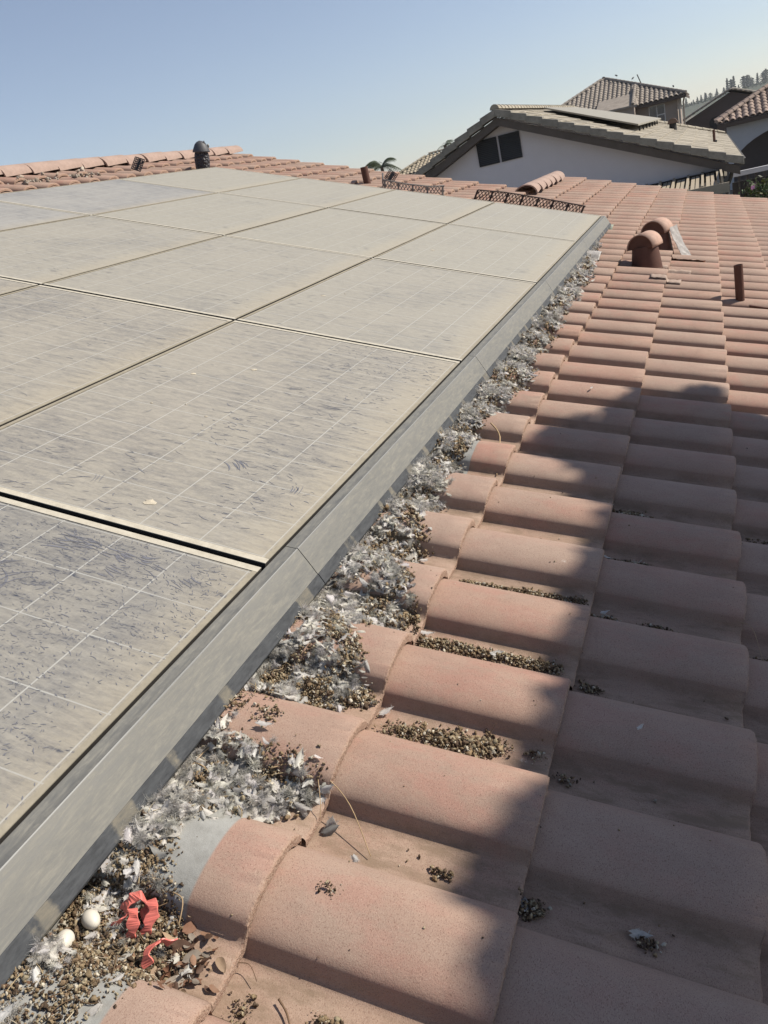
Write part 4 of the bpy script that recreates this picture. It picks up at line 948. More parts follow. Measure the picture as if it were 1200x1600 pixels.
def conifer(x, y, z, h, r, label):
    t = thing('conifer', label, 'tree', Matrix.Translation((x, y, z)), 'conifers on the far hill')
    mb = MB(); mb.tube([(0, 0, -.5), (0, 0, h * .5), (0, 0, h * .97)], [h * .02, h * .013, h * .004], 6); mb.build('trunk', BARK, t)
    n = 650; zz = rng.random(n) ** .8; rr = r * ((1 - zz) ** .8 if r < 3.4 else np.sqrt(np.maximum(0, 1 - (2 * zz - 1) ** 2)) * .8) * (.55 + .45 * np.sin(zz * 40 + rng.random() * 6)) * rng.uniform(.3, 1, n) ** .5; a = rng.uniform(0, 6.283, n)
    P = np.stack([rr * np.cos(a), rr * np.sin(a), h * (.1 + .9 * zz)], 1)
    V, F, C = leaf_cloud(P, h * .06, (.065, .085, .055), .4)
    me = fast_mesh('crown', V, F, LEAF, vcol=C); link('crown', me, t)
cpx = [(-11.5, 1.35, 9), (-8.2, 1.0, 7), (-5.5, 1.2, 6), (-3, 1.1, 10), (.5, 1.3, 8), (3.6, 1, 11), (6.0, 1.2, 8), (9.0, 1.5, 8), (12, 1, 8), (15, 1.2, 9), (20, 1.4, 12), (24, 1.3, 16), (27, 1.6, 13), (29.5, 1.2, 14), (33, 1, 9), (37, 2.3, 12), (40, 2.6, 14), (43, 1.4, 10), (46, 1.6, 12), (49, 1.2, 11), (53, 2.2, 12), (56, 2.5, 13), (60, 1.5, 10)]
words = ['leftmost', 'second', 'third', 'fourth', 'fifth', 'sixth', 'seventh', 'eighth', 'ninth', 'tenth', 'eleventh', 'twelfth', 'thirteenth', 'fourteenth', 'fifteenth', 'sixteenth', 'seventeenth', 'eighteenth', 'nineteenth', 'twentieth', 'twenty-first', 'twenty-second', 'twenty-third']
for q, (x, rr, h) in enumerate(cpx):
    conifer(x - 4 + rnd.uniform(-1.2, 1.2), 900 + rnd.uniform(-10, 10), 4.6 + .05 * max(0, x + 60), h * rnd.uniform(.6, 1.05), rr * rnd.uniform(1.5, 2.6), f'{"tall slim" if h > 10 and rr < 1.5 else "broad bushy" if rr > 2 else "small"} dark conifer on the far hill, {words[q]} from the left')
# scrub on the hill
P = np.stack([rng.uniform(-60, 120, 1500), rng.uniform(850, 925, 1500), np.zeros(1500)], 1); P[:, 2] = 6.6 + .05 * np.maximum(0, P[:, 0] + 60) + rng.uniform(-1, 1.3, 1500)
V, F, C = leaf_cloud(P, 1.1, (.06, .075, .04)); o = link('hill_scrub', fast_mesh('hill_scrub', V, F, LEAF, vcol=C)); tag(o, 'low green scrub covering the far hill below the conifers', 'scrub', kind='stuff')
# ------------------------------------------------------------ neighbouring houses
def tiled_face(mb, O, e, s, le, top, rp=.30, cp=.36, r=.075, hip=(0, 0), mi=0, rough=.0):
    """S-tile face. O eave start, e unit along eave, s unit up-slope, le eave length, top slope length; hip = inset per metre upslope at start/end"""
    O, e, s = Vector(O), Vector(e).normalized(), Vector(s).normalized(); nrm = e.cross(s); 
    if nrm.z < 0: nrm = -nrm
    n = int(le / rp)
    for i in range(n):
        a0 = (i + .5) * rp
        up = top
        if hip[0]: up = min(up, a0 / hip[0])
        if hip[1]: up = min(up, (le - a0) / hip[1])
        m = max(1, int(math.ceil(up / cp)))
        for c in range(m):
            u0, u1 = c * cp, min((c + 1) * cp + .03, up + .05)
            if u1 - u0 < .05: continue
            V = []; k = 7
            for uu, lift in ((u0, .030), (u1, .0)):
                for q in range(k):
                    t = q / (k - 1); x = (t - .5) * rp * 1.02; h = r * max(0, math.cos(math.pi * (t - .42) / .84)) ** .8 if abs(t - .42) < .42 else 0
                    V.append(O + e * (a0 + x + rnd.uniform(-rough, rough)) + s * uu + nrm * (h + lift))
            b = [V[q] - nrm * .028 for q in range(k)]
            F = [(q, q + 1, k + q + 1, k + q) for q in range(k - 1)] + [(2 * k + q, 2 * k + q + 1, q + 1, q) for q in range(k - 1)]
            mb.add(V + b, F, mi)
    return mb
def caps_line(mb, p, q, r=.11, step=.38, mi=0):
    p, q = Vector(p), Vector(q); d = q - p; L = d.length; d.normalize(); side = d.cross(Vector((0, 0, 1))).normalized(); up = side.cross(d); n = max(1, int(L / step)); k = 6
    for i in range(n):
        V = []
        for s_, rr in ((i * step, r * 1.08), ((i + 1) * step + .03, r * .92)):
            for a in range(k + 1): t = math.pi * a / k; V.append(p + d * s_ + side * rr * math.cos(t) + up * rr * math.sin(t))
        mb.add(V, [(a, a + 1, k + 2 + a, k + 1 + a) for a in range(k)] + [tuple(range(k + 1))], mi)
def rooftile(name, a, b=None):
    m = mat(name, a, .85, 0, .2); k = NT(m); o = k.obj(); c = k.mix(k.ramp(k.noise(o, 2.5, 4), [(.35, 0.), (.65, 1.)]), tuple(x * .82 for x in a), tuple(min(1, x * 1.15) for x in a))
    c = k.mix(k.ramp(k.noise(o, 14, 4, .7), [(.45, 0.), (.7, .6)]), c, b or tuple(x * .6 for x in a)); k.color(c); return m
DARK = mat('dark_matte', (.03, .027, .025), .8)  # one even near-black colour for mounts, pipes, ledger and fence board
GLASSW = mat('window_glass', (.03, .04, .05), .08, spec=.7)
WHITE = speckled('white_trim', (.72, .70, .66), .05, 20)
# H1 : single storey gable house, same orientation as ours
h1 = thing('gable_house', 'single storey house with a pale stucco gable wall, two dark louvres and beige tile roof', 'house', Matrix.Translation((-3.42, 18.8, 0)))
def P1(x, y, z): return (x + 3.42, y - 18.8, z)
SL = .431
mb = MB(); mb.prism([(-7.9 + 3.42, 0), (1.12 + 3.42, 0), (1.12 + 3.42, 5.06 - SL * 4.54 - .02), (0, 5.00), (-4.48, 5.06 - SL * 4.54 - .02)], 0, 15.5)
mb.build('wall', speckled('pale_stucco', (.69, .65, .66), .05, 30, bump=.002), h1)
# roof slabs: both slopes, course by course, hipped at the far end
BE = rooftile('beige_flat_tile', (.40, .355, .28), (.30, .26, .20)); RK = rooftile('shaded_rake_tile', (.30, .275, .23))  # RK is darkened to put shade on the rake tile faces
for sg in (1, -1):
    mb = MB(); nC = 15; half = 4.94 + .03; cw = half / nC
    for c in range(nC):
        x0, x1 = c * cw, (c + 1) * cw + .035; z0, z1 = 5.19 - SL * x0, 5.19 - SL * x1
        yend = (31 - 18.8) + x0 * 1.0
        y = -.38
        while y < yend:
            y1 = min(y + .30, yend); dj = rnd.uniform(-.004, .006); g = .012
            mb.add([(sg * x0, y + g, z0 + dj), (sg * x1, y + g, z1 + .024 + dj), (sg * x1, y1, z1 + .024 + dj), (sg * x0, y1, z0 + dj), (sg * x1, y + g, z1 + .010), (sg * x1, y1, z1 + .010), (sg * x0, y + g, z0 - .03)],
                   [(0, 1, 2, 3), (1, 4, 5, 2), (0, 6, 4, 1)] if sg > 0 else [(3, 2, 1, 0), (2, 5, 4, 1), (1, 4, 6, 0)])
            y += .30
    mb.build('roof', BE, h1)
mb = MB()
for c in range(14):       # hip end
    h0 = c * .36; yy = (31 - 18.8) + h0 * .97; z = 5.19 - SL * h0 * .97
    mb.add([(-h0, yy, z), (h0, yy, z), (h0 + .35, yy + .35, z - .151), (-h0 - .35, yy + .35, z - .151)], [(0, 1, 2, 3)])
mb.build('roof', BE, h1)
mb = MB()
for sg in (1, -1):        # rake tiles hanging over the gable
    nC = 15; half = 4.98; cw = half / nC
    for c in range(nC):
        x0, x1 = c * cw, (c + 1) * cw + .03; z0, z1 = 5.205 - SL * x0, 5.205 - SL * x1 + .045
        V = [(sg * x0, -.44, z0), (sg * x1, -.44, z1), (sg * x1, -.44, z1 - .165), (sg * x0, -.44, z0 - .15), (sg * x0, -.20, z0), (sg * x1, -.20, z1), (sg * x1, -.20, z1 - .165), (sg * x0, -.20, z0 - .15)]
        F = [(0, 1, 2, 3), (7, 6, 5, 4), (0, 4, 5, 1), (1, 5, 6, 2), (3, 2, 6, 7), (0, 3, 7, 4)]
        mb.add(V, F)
mb.build('rake_trim', RK, h1, bevel=.012)
mb = MB()
for sg in (1, -1): mb.add([(0, -.36, 5.03), (sg * 4.93, -.36, 5.03 - SL * 4.93), (sg * 4.93, -.36, 4.86 - SL * 4.93), (0, -.36, 4.86), (0, 0, 5.03), (sg * 4.93, 0, 5.03 - SL * 4.93), (sg * 4.93, 0, 4.86 - SL * 4.93), (0, 0, 4.86)], [(0, 1, 2, 3), (3, 2, 6, 7), (1, 5, 6, 2)])
mb.build('soffit', speckled('brown_soffit', (.12, .10, .085), .2, 10), h1)
mb = MB(); caps_line(mb, (0, -.4, 5.20), (0, 12.2, 5.20), .10); caps_line(mb, (0, 12.2, 5.18), (4.95, 17.15, 3.07), .09); caps_line(mb, (0, 12.2, 5.18), (-4.95, 17.15, 3.07), .09)
mb.build('ridge_cap', BE, h1)
mb = MB(); mb.box(4.93, 5.05, -.38, 17.1, 2.90, 3.04); mb.tube([(4.8, -.1, 2.95), (4.75, -.06, 2.7), (4.66, -.06, 2.5), (4.66, -.06, 0)], .04, 8); mb.build('gutter', speckled('dark_gutter', (.09, .085, .08), .2, 10), h1)
lm = mat('dark_louvre', (.022, .022, .024), .6)
for x0 in (-4.06, -3.52):
    mb = MB(); a, b = x0 + 3.42, x0 + .49 + 3.42
    mb.box(a, b, -.012, .002, 4.09, 4.66); mb.box(a, b, -.035, -.012, 4.63, 4.66); mb.box(a, b, -.035, -.012, 4.09, 4.115); mb.box(a, a + .025, -.035, -.012, 4.115, 4.63); mb.box(b - .025, b, -.035, -.012, 4.115, 4.63)
    lo = mb.build('louvre_vent', lm, h1)
    m2 = MB()
    for q in range(13):
        z = 4.125 + q * .039; m2.add([(a + .025, -.030, z), (b - .025, -.030, z), (b - .025, -.013, z + .026), (a + .025, -.013, z + .026)], [(0, 1, 2, 3)])
    o = m2.build('slat', mat('louvre_slat', (.05, .05, .052), .5), lo)
# solar array on H1's right slope
def on_slope(x, y, h): return (x + 3.42 - 0, y - 18.8, 5.19 - SL * (x + 3.42) + h)
pa = thing('far_solar_array', 'low tilted dusty solar array on the beige roof of the gable house', 'solar array', Matrix.Translation((-3.42, 18.8, 0)))
mb = MB(); X0, X1, Y0, Y1 = -3.05, -.62, 21.3, 33.0
c4 = [on_slope(X0, Y0 + 1.4, .12), on_slope(X1, Y0, .20), on_slope(X1, Y1, .20), on_slope(X0, Y1 - 3.6, .12)]
mb.add(c4 + [(x, y, z - .04) for x, y, z in c4], [(0, 1, 2, 3), (0, 4, 5, 1), (1, 5, 6, 2), (2, 6, 7, 3), (3, 7, 4, 0), (7, 6, 5, 4)])
mb.build('panel_surface', speckled('beige_dust_panel', (.32, .295, .24), .06, 3, rough=.6, bump=0), pa)
mb = MB()
for q in range(8):
    y = Y0 + 1.0 + q * 1.45
    if y < Y1 - 1: a = on_slope(X1 - .05, y, 0); b = on_slope(X1 - .05, y + .04, .17); mb.box(a[0] - .02, a[0] + .02, a[1], b[1], a[2], b[2])
mb.build('mount', DARK, pa)
def small_hood(x, y, z, s, label):
    t = thing('roof_vent', label, 'roof vent', Matrix.Translation((x, y, z)), 'vents on the gable house roof'); mb = MB()
    mb.lathe([(.10 * s, -.1), (.09 * s, .12 * s), (.0001, .12 * s)], 12); mb.build('neck', DARK, t)
    mb = MB(); V = [(.13 * s * math.cos(math.pi * q / 10), yy, .12 * s + .13 * s * math.sin(math.pi * q / 10)) for yy in (-.12 * s, .12 * s) for q in range(11)]
    mb.add(V, [(q, q + 1, 12 + q, 11 + q) for q in range(10)] + [tuple(range(11))]); mb.build('hood', speckled('brown_hood', (.18, .12, .09), .2, 20), t)
small_hood(-.10, 29.0, 3.80, 1.2, 'small brown hood vent on the beige roof of the gable house')
t = thing('vent_pipe', 'thin dark vent pipe near the eave of the gable house roof', 'vent pipe', Matrix.Translation((1.08, 24.6, 3.25))); mb = MB(); mb.lathe([(.035, -.1), (.035, .33), (.001, .33)], 10); mb.build('pipe', M['shaded_rust'], t)
mb = MB(); mb.tube([(0, 0, .02), (.06, 0, .0)], .05, 8); mb.build('collar', DARK, t)
# lattice patio cover under H1's gable
pc = thing('patio_cover', 'slatted wooden patio cover in the sun below the right end of the stucco gable', 'patio cover', Matrix.Translation((0, 18.75, 0)))
wood = speckled('cream_painted_wood', (.42, .355, .265), .12, 14)
def pcz(y): return 2.93 + (y) * .045
for q in range(17):
    x = -3.6 + q * .29; mb = MB(); mb.add([(x, 0, pcz(0)), (x + .045, 0, pcz(0)), (x + .045, -2.35, pcz(-2.35)), (x, -2.35, pcz(-2.35))] + [(x, 0, pcz(0) - .13), (x + .045, 0, pcz(0) - .13), (x + .045, -2.35, pcz(-2.35) - .13), (x, -2.35, pcz(-2.35) - .13)], [(0, 1, 2, 3), (0, 3, 7, 4), (1, 5, 6, 2), (2, 6, 7, 3), (4, 7, 6, 5)]); mb.build('rafter', wood, pc)
    if q < 16:
        for (a, b) in ((.09, .16), (.18, .25)):
            mb = MB(); z = -.02; mb.add([(x + a, -.25 if (q % 3) else 0, pcz(-.25) + z - .04), (x + b, -.25 if (q % 3) else 0, pcz(-.25) + z - .04), (x + b, -2.3, pcz(-2.3) + z - .04), (x + a, -2.3, pcz(-2.3) + z - .04)], [(0, 1, 2, 3)]); o = mb.build('slat', wood, pc); sm = o.modifiers.new('s', 'SOLIDIFY'); sm.thickness = .018; sm.offset = -1
mb = MB(); mb.box(-3.75, 1.25, -2.41, -2.352, 2.62, 2.80); mb.box(1.11, 1.15, -2.35, -.05, 2.66, 2.93); mb.build('edge_beam', wood, pc)
mb = MB(); mb.box(-3.75, 1.2, -.045, -.003, 2.70, 2.90); mb.build('ledger', DARK, pc)
for x in (-3.6, -1.2, 1.02): mb = MB(); mb.box(x, x + .1, -2.35, -2.25, 0, 2.66); mb.build('post', wood, pc)
# dark fence with pale top rail between the houses
fe = thing('fence', 'dark slatted fence with a pale bluish top rail between two houses', 'fence', Matrix.Translation((1.5, 24, 0)))
mb = MB(); mb.box(-.05, 5, -.16, .02, 2.30, 2.42); mb.build('top_rail', speckled('pale_rail', (.50, .50, .52), .08, 10), fe)
for q in range(15): mb = MB(); mb.box(.1 + q * .21, .15 + q * .21, -.05, -.01, .0, 2.30); mb.build('picket', speckled('dark_stain', (.07, .06, .055), .2, 10) if q == 0 else bpy.data.materials['dark_stain'], fe)
mb = MB(); mb.box(-.05, 5, .03, .08, 0, 2.15); mb.build('board', DARK, fe)
# H2 : two storey house
h2 = thing('two_storey_house', 'tan two storey house with a brown S-tile hip roof behind the gable house', 'house', Matrix.Translation((-5.5, 58, 0)))
TAN = speckled('tan_stucco', (.34, .28, .235), .06, 6); T2 = rooftile('brown_s_tile', (.33, .285, .24), (.19, .16, .135))
mb = MB(); mb.box(-4.7, 4.75, .5, 11, 0, 5.25); mb.build('wall', TAN, h2)
W_ = 10.6; sl = .43; ss = Vector((0, 1, sl)).normalized(); k_l = math.hypot(1, sl)
mb = MB(); tiled_face(mb, (-5.3, 0, 5.22), (1, 0, 0), (0, 1, sl), W_, 5.25 * k_l, hip=(1 / k_l, 1 / k_l), r=.085)
tiled_face(mb, (5.3, 0, 5.22), (0, 1, 0), (-1, 0, sl), W_ + 1, 5.25 * k_l, hip=(1 / k_l, 1 / k_l), r=.085)
tiled_face(mb, (-5.3, 0, 5.22), (0, 1, 0), (1, 0, sl), W_ + 1, 5.25 * k_l, hip=(1 / k_l, 1 / k_l), r=.085)
mb.add([(-5.3, 0, 5.18), (5.3, 0, 5.18), (0, 5.3, 7.45), (5.3, 11.6, 5.18), (0, 6.3, 7.45), (-5.3, 11.6, 5.18)], [(0, 1, 2), (1, 3, 4, 2), (3, 5, 4), (5, 0, 2, 4), (0, 5, 3, 1)])
rf = mb.build('roof', T2, h2)
mb = MB(); caps_line(mb, (5.3, 0, 5.30), (0, 5.3, 7.56)); caps_line(mb, (-5.3, 0, 5.30), (0, 5.3, 7.56)); caps_line(mb, (0, 5.3, 7.56), (0, 6.3, 7.56)); caps_line(mb, (2.2, -1.1, 5.35), (2.2, 2.7, 6.55))
mb.build('ridge_cap', T2, rf)
mb = MB(); mb.box(-5.3, 5.3, -.03, .0, 5.02, 5.19); mb.box(5.3, 5.33, 0, 11.6, 5.02, 5.19); mb.build('fascia', speckled('dark_brown_fascia', (.10, .075, .06), .1, 8), h2)
mb = MB(); mb.box(.1, 2.25, -.9, .5, 0, 5.35); mb.build('wall', TAN, h2)
mb = MB(); mb.add([(-.1, -1.1, 5.38), (2.45, -1.1, 5.30), (2.45, .3, 5.40), (2.2, 1.5, 6.05), (-.1, 1.5, 6.05), (-.1, -1.1, 5.28), (2.45, -1.1, 5.18)], [(0, 1, 3, 4), (1, 2, 3), (0, 5, 6, 1)]); mb.build('roof', T2, h2)
wn = MB(); wn.box(3.02, 4.0, .46, .5, 3.95, 5.0); w2 = wn.build('window', WHITE, h2)
mb = MB(); mb.box(3.07, 3.48, .44, .458, 4.0, 4.95); mb.box(3.54, 3.95, .44, .458, 4.42, 4.95); mb.box(3.54, 3.95, .44, .458, 4.0, 4.36); mb.build('pane', GLASSW, w2)
mb = MB(); mb.tube([(4.95, .3, 5.1), (4.90, .38, 4.8), (4.86, .38, 4.6), (4.86, .38, 0)], .07, 6); mb.tube([(5.2, .9, 5.1), (5.1, .9, 4.8), (5.1, .9, 0)], .06, 6); mb.build('downspout', speckled('beige_downspout', (.42, .37, .31), .05, 8), h2)
mb = MB(); mb.tube([(2.6, 3.2, 6.4), (2.35, 3.2, 7.15)], .035, 6); mb.build('vent_pipe', DARK, h2)
def bird(x, y, z, s, rz, label):
    mb = MB(); prof = [(.001, -.5), (.05, -.42), (.10, -.2), (.16, .0), (.15, .18), (.09, .30), (.085, .38), (.07, .46), (.02, .54), (.001, .58)]
    mb.lathe([(r, z_) for r, z_ in prof], 10); mb.v = [(vx, vz * .9, vy + .25 + vz * .35) for vx, vy, vz in mb.v]; mb.tube([(.03, 0, .2), (.03, 0, 0)], .015, 4); mb.tube([(-.03, 0, .2), (-.03, 0, 0)], .015, 4)
    o = mb.build('bird', mat('dark_feathers', (.05, .05, .055), .7), None, Matrix.Translation((x, y, z)) @ Matrix.Rotation(rz, 4, 'Z') @ Matrix.Scale(s, 4), smooth=True); tag(o, label, 'bird', 'birds perched on the two storey house')
bird(-4.55, 62.35, 7.40, .32, .8, 'small dark bird perched on the hip, nearest the roof peak'); bird(-3.45, 61.25, 6.92, .32, -.6, 'small dark bird perched farther down the hip of the two storey house'); bird(-.9, 58.7, 5.75, .32, .3, 'small dark bird above the right eave corner of the two storey house')
# H3 : dark gable house behind on the right
h3 = thing('dark_gable_house', 'dark brown gable house with a pale tile rake, in front of the conifer hill', 'house', Matrix.Translation((2.7, 72, 0)))
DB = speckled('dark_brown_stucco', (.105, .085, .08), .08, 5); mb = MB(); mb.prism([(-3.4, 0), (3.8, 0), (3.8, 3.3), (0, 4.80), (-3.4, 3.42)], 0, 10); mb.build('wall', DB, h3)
mb = MB(); nrm_l = math.hypot(1, .40)
tiled_face(mb, (-3.75, -.35, 3.45), (0, 1, 0), (1, 0, .40), 10.5, 3.75 * nrm_l, r=.085); tiled_face(mb, (4.1, -.35, 3.3), (0, 1, 0), (-1, 0, .40), 10.5, 4.1 * nrm_l, r=.085)
mb.add([(-3.75, -.35, 3.43), (0, -.35, 4.92), (0, 10, 4.92), (-3.75, 10, 3.43), (4.1, -.35, 3.28), (4.1, 10, 3.28)], [(0, 1, 2, 3), (1, 4, 5, 2)]); rf = mb.build('roof', rooftile('pale_beige_tile', (.44, .39, .32)), h3)
mb = MB(); caps_line(mb, (-3.75, -.4, 3.53), (0, -.4, 5.02), .10, .36); caps_line(mb, (4.1, -.4, 3.38), (0, -.4, 5.02), .10, .36); mb.build('ridge_cap', bpy.data.materials['pale_beige_tile'], rf)
mb = MB(); V = [(-1.2 + .45 * math.cos(2 * math.pi * q / 16), 2.9 + .45 * math.sin(2 * math.pi * q / 16)) for q in range(16)]; mb.prism(V, -.04, .02); mb.build('round_vent', mat('round_vent_black', (.012, .012, .014), .5), h3)
# H4 : arched house at the right
h4 = thing('arched_house', 'house at the right edge with reddish S-tile hip roof and wide dark arch', 'house', Matrix.Translation((1.35, 46, 0)))
T4 = rooftile('reddish_s_tile', (.36, .275, .225), (.21, .145, .115)); mb = MB()
tiled_face(mb, (0, 0, 3.27), (1, 0, 0), (0, 1, .43), 14, 5 * k_l, hip=(1 / k_l, 0), r=.09, rough=.012); tiled_face(mb, (0, 0, 3.27), (0, 1, 0), (1, 0, .43), 12, 5 * k_l, hip=(1 / k_l, 1 / k_l), r=.09, rough=.012)
mb.add([(0, 0, 3.25), (14, 0, 3.25), (14, 5, 5.4), (5, 5, 5.4), (0, 12, 3.25), (5, 7, 5.4)], [(0, 1, 2, 3), (0, 3, 5, 4)]); rf = mb.build('roof', T4, h4)
mb = MB(); caps_line(mb, (0, 0, 3.36), (5, 5, 5.5), .12); caps_line(mb, (5, 5, 5.5), (14, 5, 5.5), .12); mb.build('ridge_cap', T4, rf)
mb = MB(); mb.box(0.02, 14, .0, .04, 3.02, 3.22); mb.build('fascia', bpy.data.materials['dark_brown_fascia'], h4)
BW = speckled('bluish_stucco', (.46, .47, .50), .05, 6); n = 20; cx_, rx_, zt = 4.2, 3.55, 2.70
arch = [(cx_ + rx_ * math.cos(math.pi * q / n), 1.0 + (zt - 1.0) * math.sin(math.pi * q / n)) for q in range(n + 1)]
mb = MB(); top = [(cx_ + rx_, 3.2), (cx_ - rx_, 3.2)]
V = []; F = []
for (x, z) in arch: V += [(x, .55, z), (x, .55, 3.2), (x, .95, z)]
for q in range(n): F += [(3 * q, 3 * q + 1, 3 * q + 4, 3 * q + 3), (3 * q, 3 * q + 3, 3 * q + 5, 3 * q + 2)]
mb.add(V, F); mb.box(.45, cx_ - rx_, .55, .95, 0, 3.2); mb.box(cx_ + rx_, 14, .55, .95, 0, 3.2); mb.build('wall', BW, h4)
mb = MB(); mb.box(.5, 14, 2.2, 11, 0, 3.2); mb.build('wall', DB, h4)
# H5 : small roof far left, palm and shrubs
h5 = thing('small_far_house', 'small distant house with a tan hip roof left of the gable house', 'house', Matrix.Translation((-18.6, 60, 0)))
mb = MB(); mb.box(-2.0, 3.6, .3, 5, 0, 4.55); mb.build('wall', TAN, h5)
mb = MB(); tiled_face(mb, (-2.3, 0, 4.6), (1, 0, 0), (0, 1, .43), 6.2, 2.3 * k_l, hip=(1 / k_l, 1 / k_l)); tiled_face(mb, (-2.3, 0, 4.6), (0, 1, 0), (1, 0, .43), 5, 2.3 * k_l, hip=(1 / k_l, 1 / k_l)); mb.add([(-2.3, 0, 4.58), (3.9, 0, 4.58), (1.6, 2.3, 5.56), (0, 2.3, 5.56), (-2.3, 5, 4.58)], [(0, 1, 2, 3), (4, 0, 3)]); rf = mb.build('roof', rooftile('tan_s_tile', (.40, .34, .25)), h5)
mb = MB(); caps_line(mb, (-2.3, 0, 4.68), (0, 2.3, 5.66)); caps_line(mb, (0, 2.3, 5.66), (1.6, 2.3, 5.66)); mb.build('ridge_cap', bpy.data.materials['tan_s_tile'], rf)
def palm(x, y, z, r, label, nf=26):
    t = thing('palm_tree', label, 'palm tree', Matrix.Translation((x, y, 0)), 'palms beyond the roof'); mb = MB(); mb.tube([(0, 0, 0), (.1, 0, z * .5), (0, 0, z)], [.22, .16, .13], 8); mb.build('trunk', BARK, t)
    V = []; F = []; C = []
    for q in range(nf):
        a = rng.uniform(0, 6.283); e0 = rng.uniform(-.1, 1.2); d = np.array([math.cos(a), math.sin(a)]); side = np.array([-math.sin(a), math.cos(a), 0])
        for k in range(14):
            t_ = (k + 1) / 14; rad = r * t_ * math.cos(e0 * .7); zz = z + r * (math.sin(e0) * t_ - .75 * t_ * t_); p = np.array([d[0] * rad, d[1] * rad, zz])
            for sg in (-1, 1):
                L = r * .34 * math.sin(math.pi * (t_ * .8 + .15)); tip = p + side * sg * L * .8 + np.array([d[0] * .4, d[1] * .4, -.45]) * L; b = len(V); wv = np.array([d[0], d[1], 0]) * r * .022
                V += [p - wv, p + wv, tip]; F.append((b, b + 1, b + 2)); C += [np.array((.085, .105, .055)) * rng.uniform(.6, 1.3)] * 3
    link('crown', fast_mesh('crown', np.array(V), np.array(F), LEAF, vcol=np.array(C)), t)
palm(-21.7, 60, 5.6, 1.75, 'palm tree crown showing above the roof left of the mesh square')
palm(-18.3, 66, 6.1, 1.1, 'small palm crown behind the ridge of the small far house', 16)
# flowering shrubs between the houses
def shrub(x, y, r, h, label, nf, fc, lc=(.06, .085, .03)):
    t = thing('flowering_shrub', label, 'shrub', Matrix.Translation((x, y, 0)), 'flowering shrubs between the houses'); n = 2600
    mb = MB()
    for q in range(9):
        a = q * .7; mb.tube([(0, 0, 0), (r * .3 * math.cos(a), r * .3 * math.sin(a), h * .5), (r * .75 * math.cos(a), r * .75 * math.sin(a), h * rnd.uniform(.8, 1.0))], [.02, .013, .004], 5)
    mb.build('stem', BARK, t)
    cs = np.array([[rng.normal(0, r * .5), rng.normal(0, r * .5), rng.uniform(h * .35, h)] for _ in range(26)]); c = cs[rng.integers(26, size=n)]
    P = c + rng.normal(0, r * .17, (n, 3)); V, F, C = leaf_cloud(P, .045, lc, .5); link('foliage', fast_mesh('foliage', V, F, LEAF, vcol=C), t)
    P = cs[rng.integers(26, size=nf)] + rng.normal(0, r * .19, (nf, 3)); V, F, C = leaf_cloud(P, .05, fc, .12, .8); link('blossom', fast_mesh('blossom', V, F, LEAF, vcol=C), t)
shrub(1.95, 15.4, .55, 2.75, 'tall shrub with pink blossoms at the right edge beyond the roof', 45, (.62, .28, .42))
shrub(1.35, 14.6, .40, 2.45, 'low shrub with lilac flowers in front of the dark fence', 40, (.50, .44, .66))
shrub(.95, 16.2, .28, 2.50, 'sprawling green shrub below the patio cover post', 8, (.7, .7, .62))
shrub(.35, 15.6, .22, 2.42, 'small plant with a white flower below the patio cover', 5, (.75, .72, .66))
mb = MB(); mb.lathe([(.001, .95), (.30, .92), (.42, .8), (.45, .5), (.45, 0)], 24); o = mb.build('grill_cover', speckled('green_grey_cover', (.14, .16, .14), .1, 6), None, Matrix.Translation((.72, 17.2, 1.55)), smooth=True)
o.location.z = 1.50; o.scale = (1, 1, 1.15); tag(o, 'rounded grey-green cover under the patio cover', 'cover')
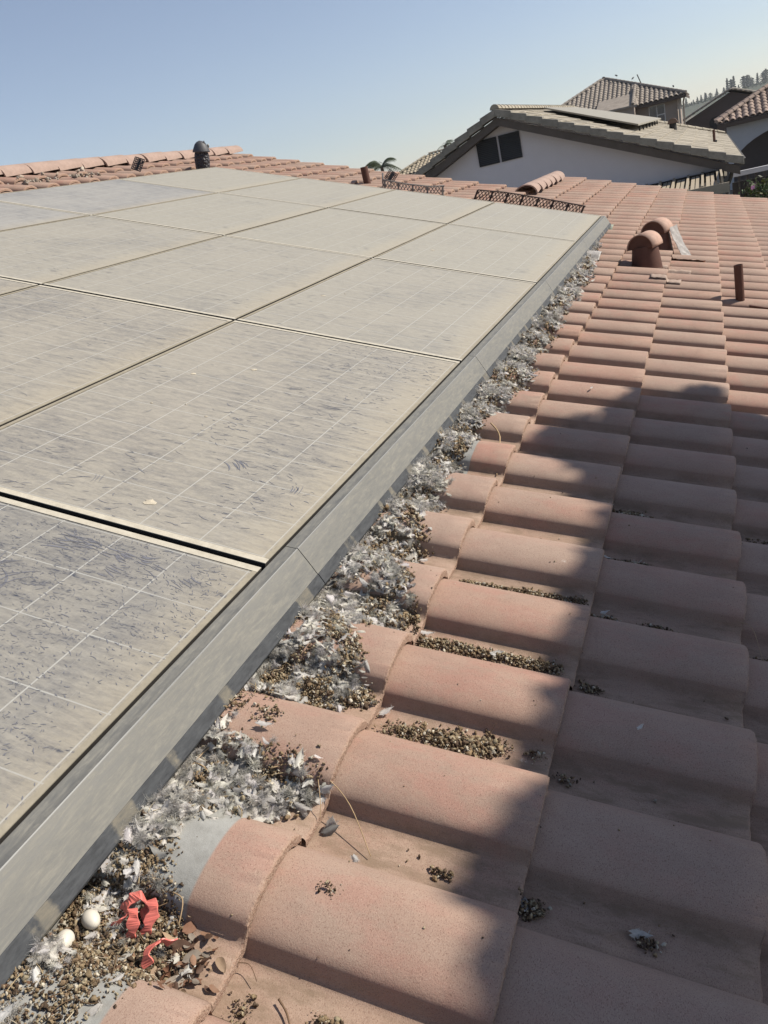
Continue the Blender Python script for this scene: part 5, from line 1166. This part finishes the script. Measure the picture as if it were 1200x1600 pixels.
# ------------------------------------------------------------ tree off to the right whose crown shades the tiles
SD = SUN.normalized(); poly = [(.655, -1.5), (.64, -.62), (.60, -.52), (.615, -.42), (.67, -.3), (.63, -.1), (.64, .05), (.655, .3), (.62, .42), (.665, .7), (.63, .9), (.56, 1.02), (.44, 1.12), (.37, 1.25), (.40, 1.42), (.48, 1.55), (.56, 1.52), (.60, 1.75), (.66, 1.98), (.78, 2.05), (.95, 2.12), (1.06, 2.0), (1.16, 1.88), (1.35, 1.95), (1.7, 1.9), (1.9, 1.2), (1.9, -1.5)]
def inside(x, y):
    c = False; n = len(poly)
    for i in range(n):
        (x0, y0), (x1, y1) = poly[i], poly[(i + 1) % n]
        if (y0 > y) != (y1 > y) and x < (x1 - x0) * (y - y0) / (y1 - y0) + x0: c = not c
    return c
tt = thing('shade_tree', 'leafy tree outside the view on the right, its crown shading the nearest tiles', 'tree', Matrix.Translation((5.2, 3.0, 0)))
P = []
while len(P) < 20000:
    u, v = rng.uniform(.3, 1.95), rng.uniform(-1.5, 2.2)
    if inside(u, v):
        g = ROOF @ Vector((u, v, -.10)) + SD * rng.uniform(4.6, 5.6); P.append(tuple(g - Vector((5.2, 3.0, 0))))
V, F, C = leaf_cloud(P, .052, (.06, .09, .035), .4, .6); link('crown', fast_mesh('crown', V, F, LEAF, vcol=C), tt)
Pm = Vector(np.mean(P, 0)); mb = MB(); mb.tube([(0, 0, 0), (.05, 0, 3), tuple(Vector((0, 0, 4)) * .6 + Pm * .4), tuple(Pm)], [.16, .13, .09, .04], 10)
for q in range(14): e = Vector(P[q * 500]); mb.tube([tuple(Vector((0, 0, 5)) * .5 + Pm * .5), tuple((Pm + e) / 2 + Vector((0, 0, -.1))), tuple(e)], [.03, .018, .006], 5)
mb.build('trunk', BARK, tt)

# ------------------------------------------------------------ thin warm air
hz = mat('haze'); t_ = hz.node_tree; t_.nodes.remove(t_.nodes['Principled BSDF']); pv = t_.nodes.new('ShaderNodeVolumePrincipled'); pv.inputs['Color'].default_value = (.86, .90, .95, 1); pv.inputs['Density'].default_value = .00022; pv.inputs['Anisotropy'].default_value = .2
t_.links.new(pv.outputs[0], t_.nodes['Material Output'].inputs['Volume'])
mb = MB(); mb.box(-1400, 1400, -60, 1300, -2, 130); tag(mb.build('haze', hz), 'thin pale haze over the far hill and houses', 'haze', kind='stuff')
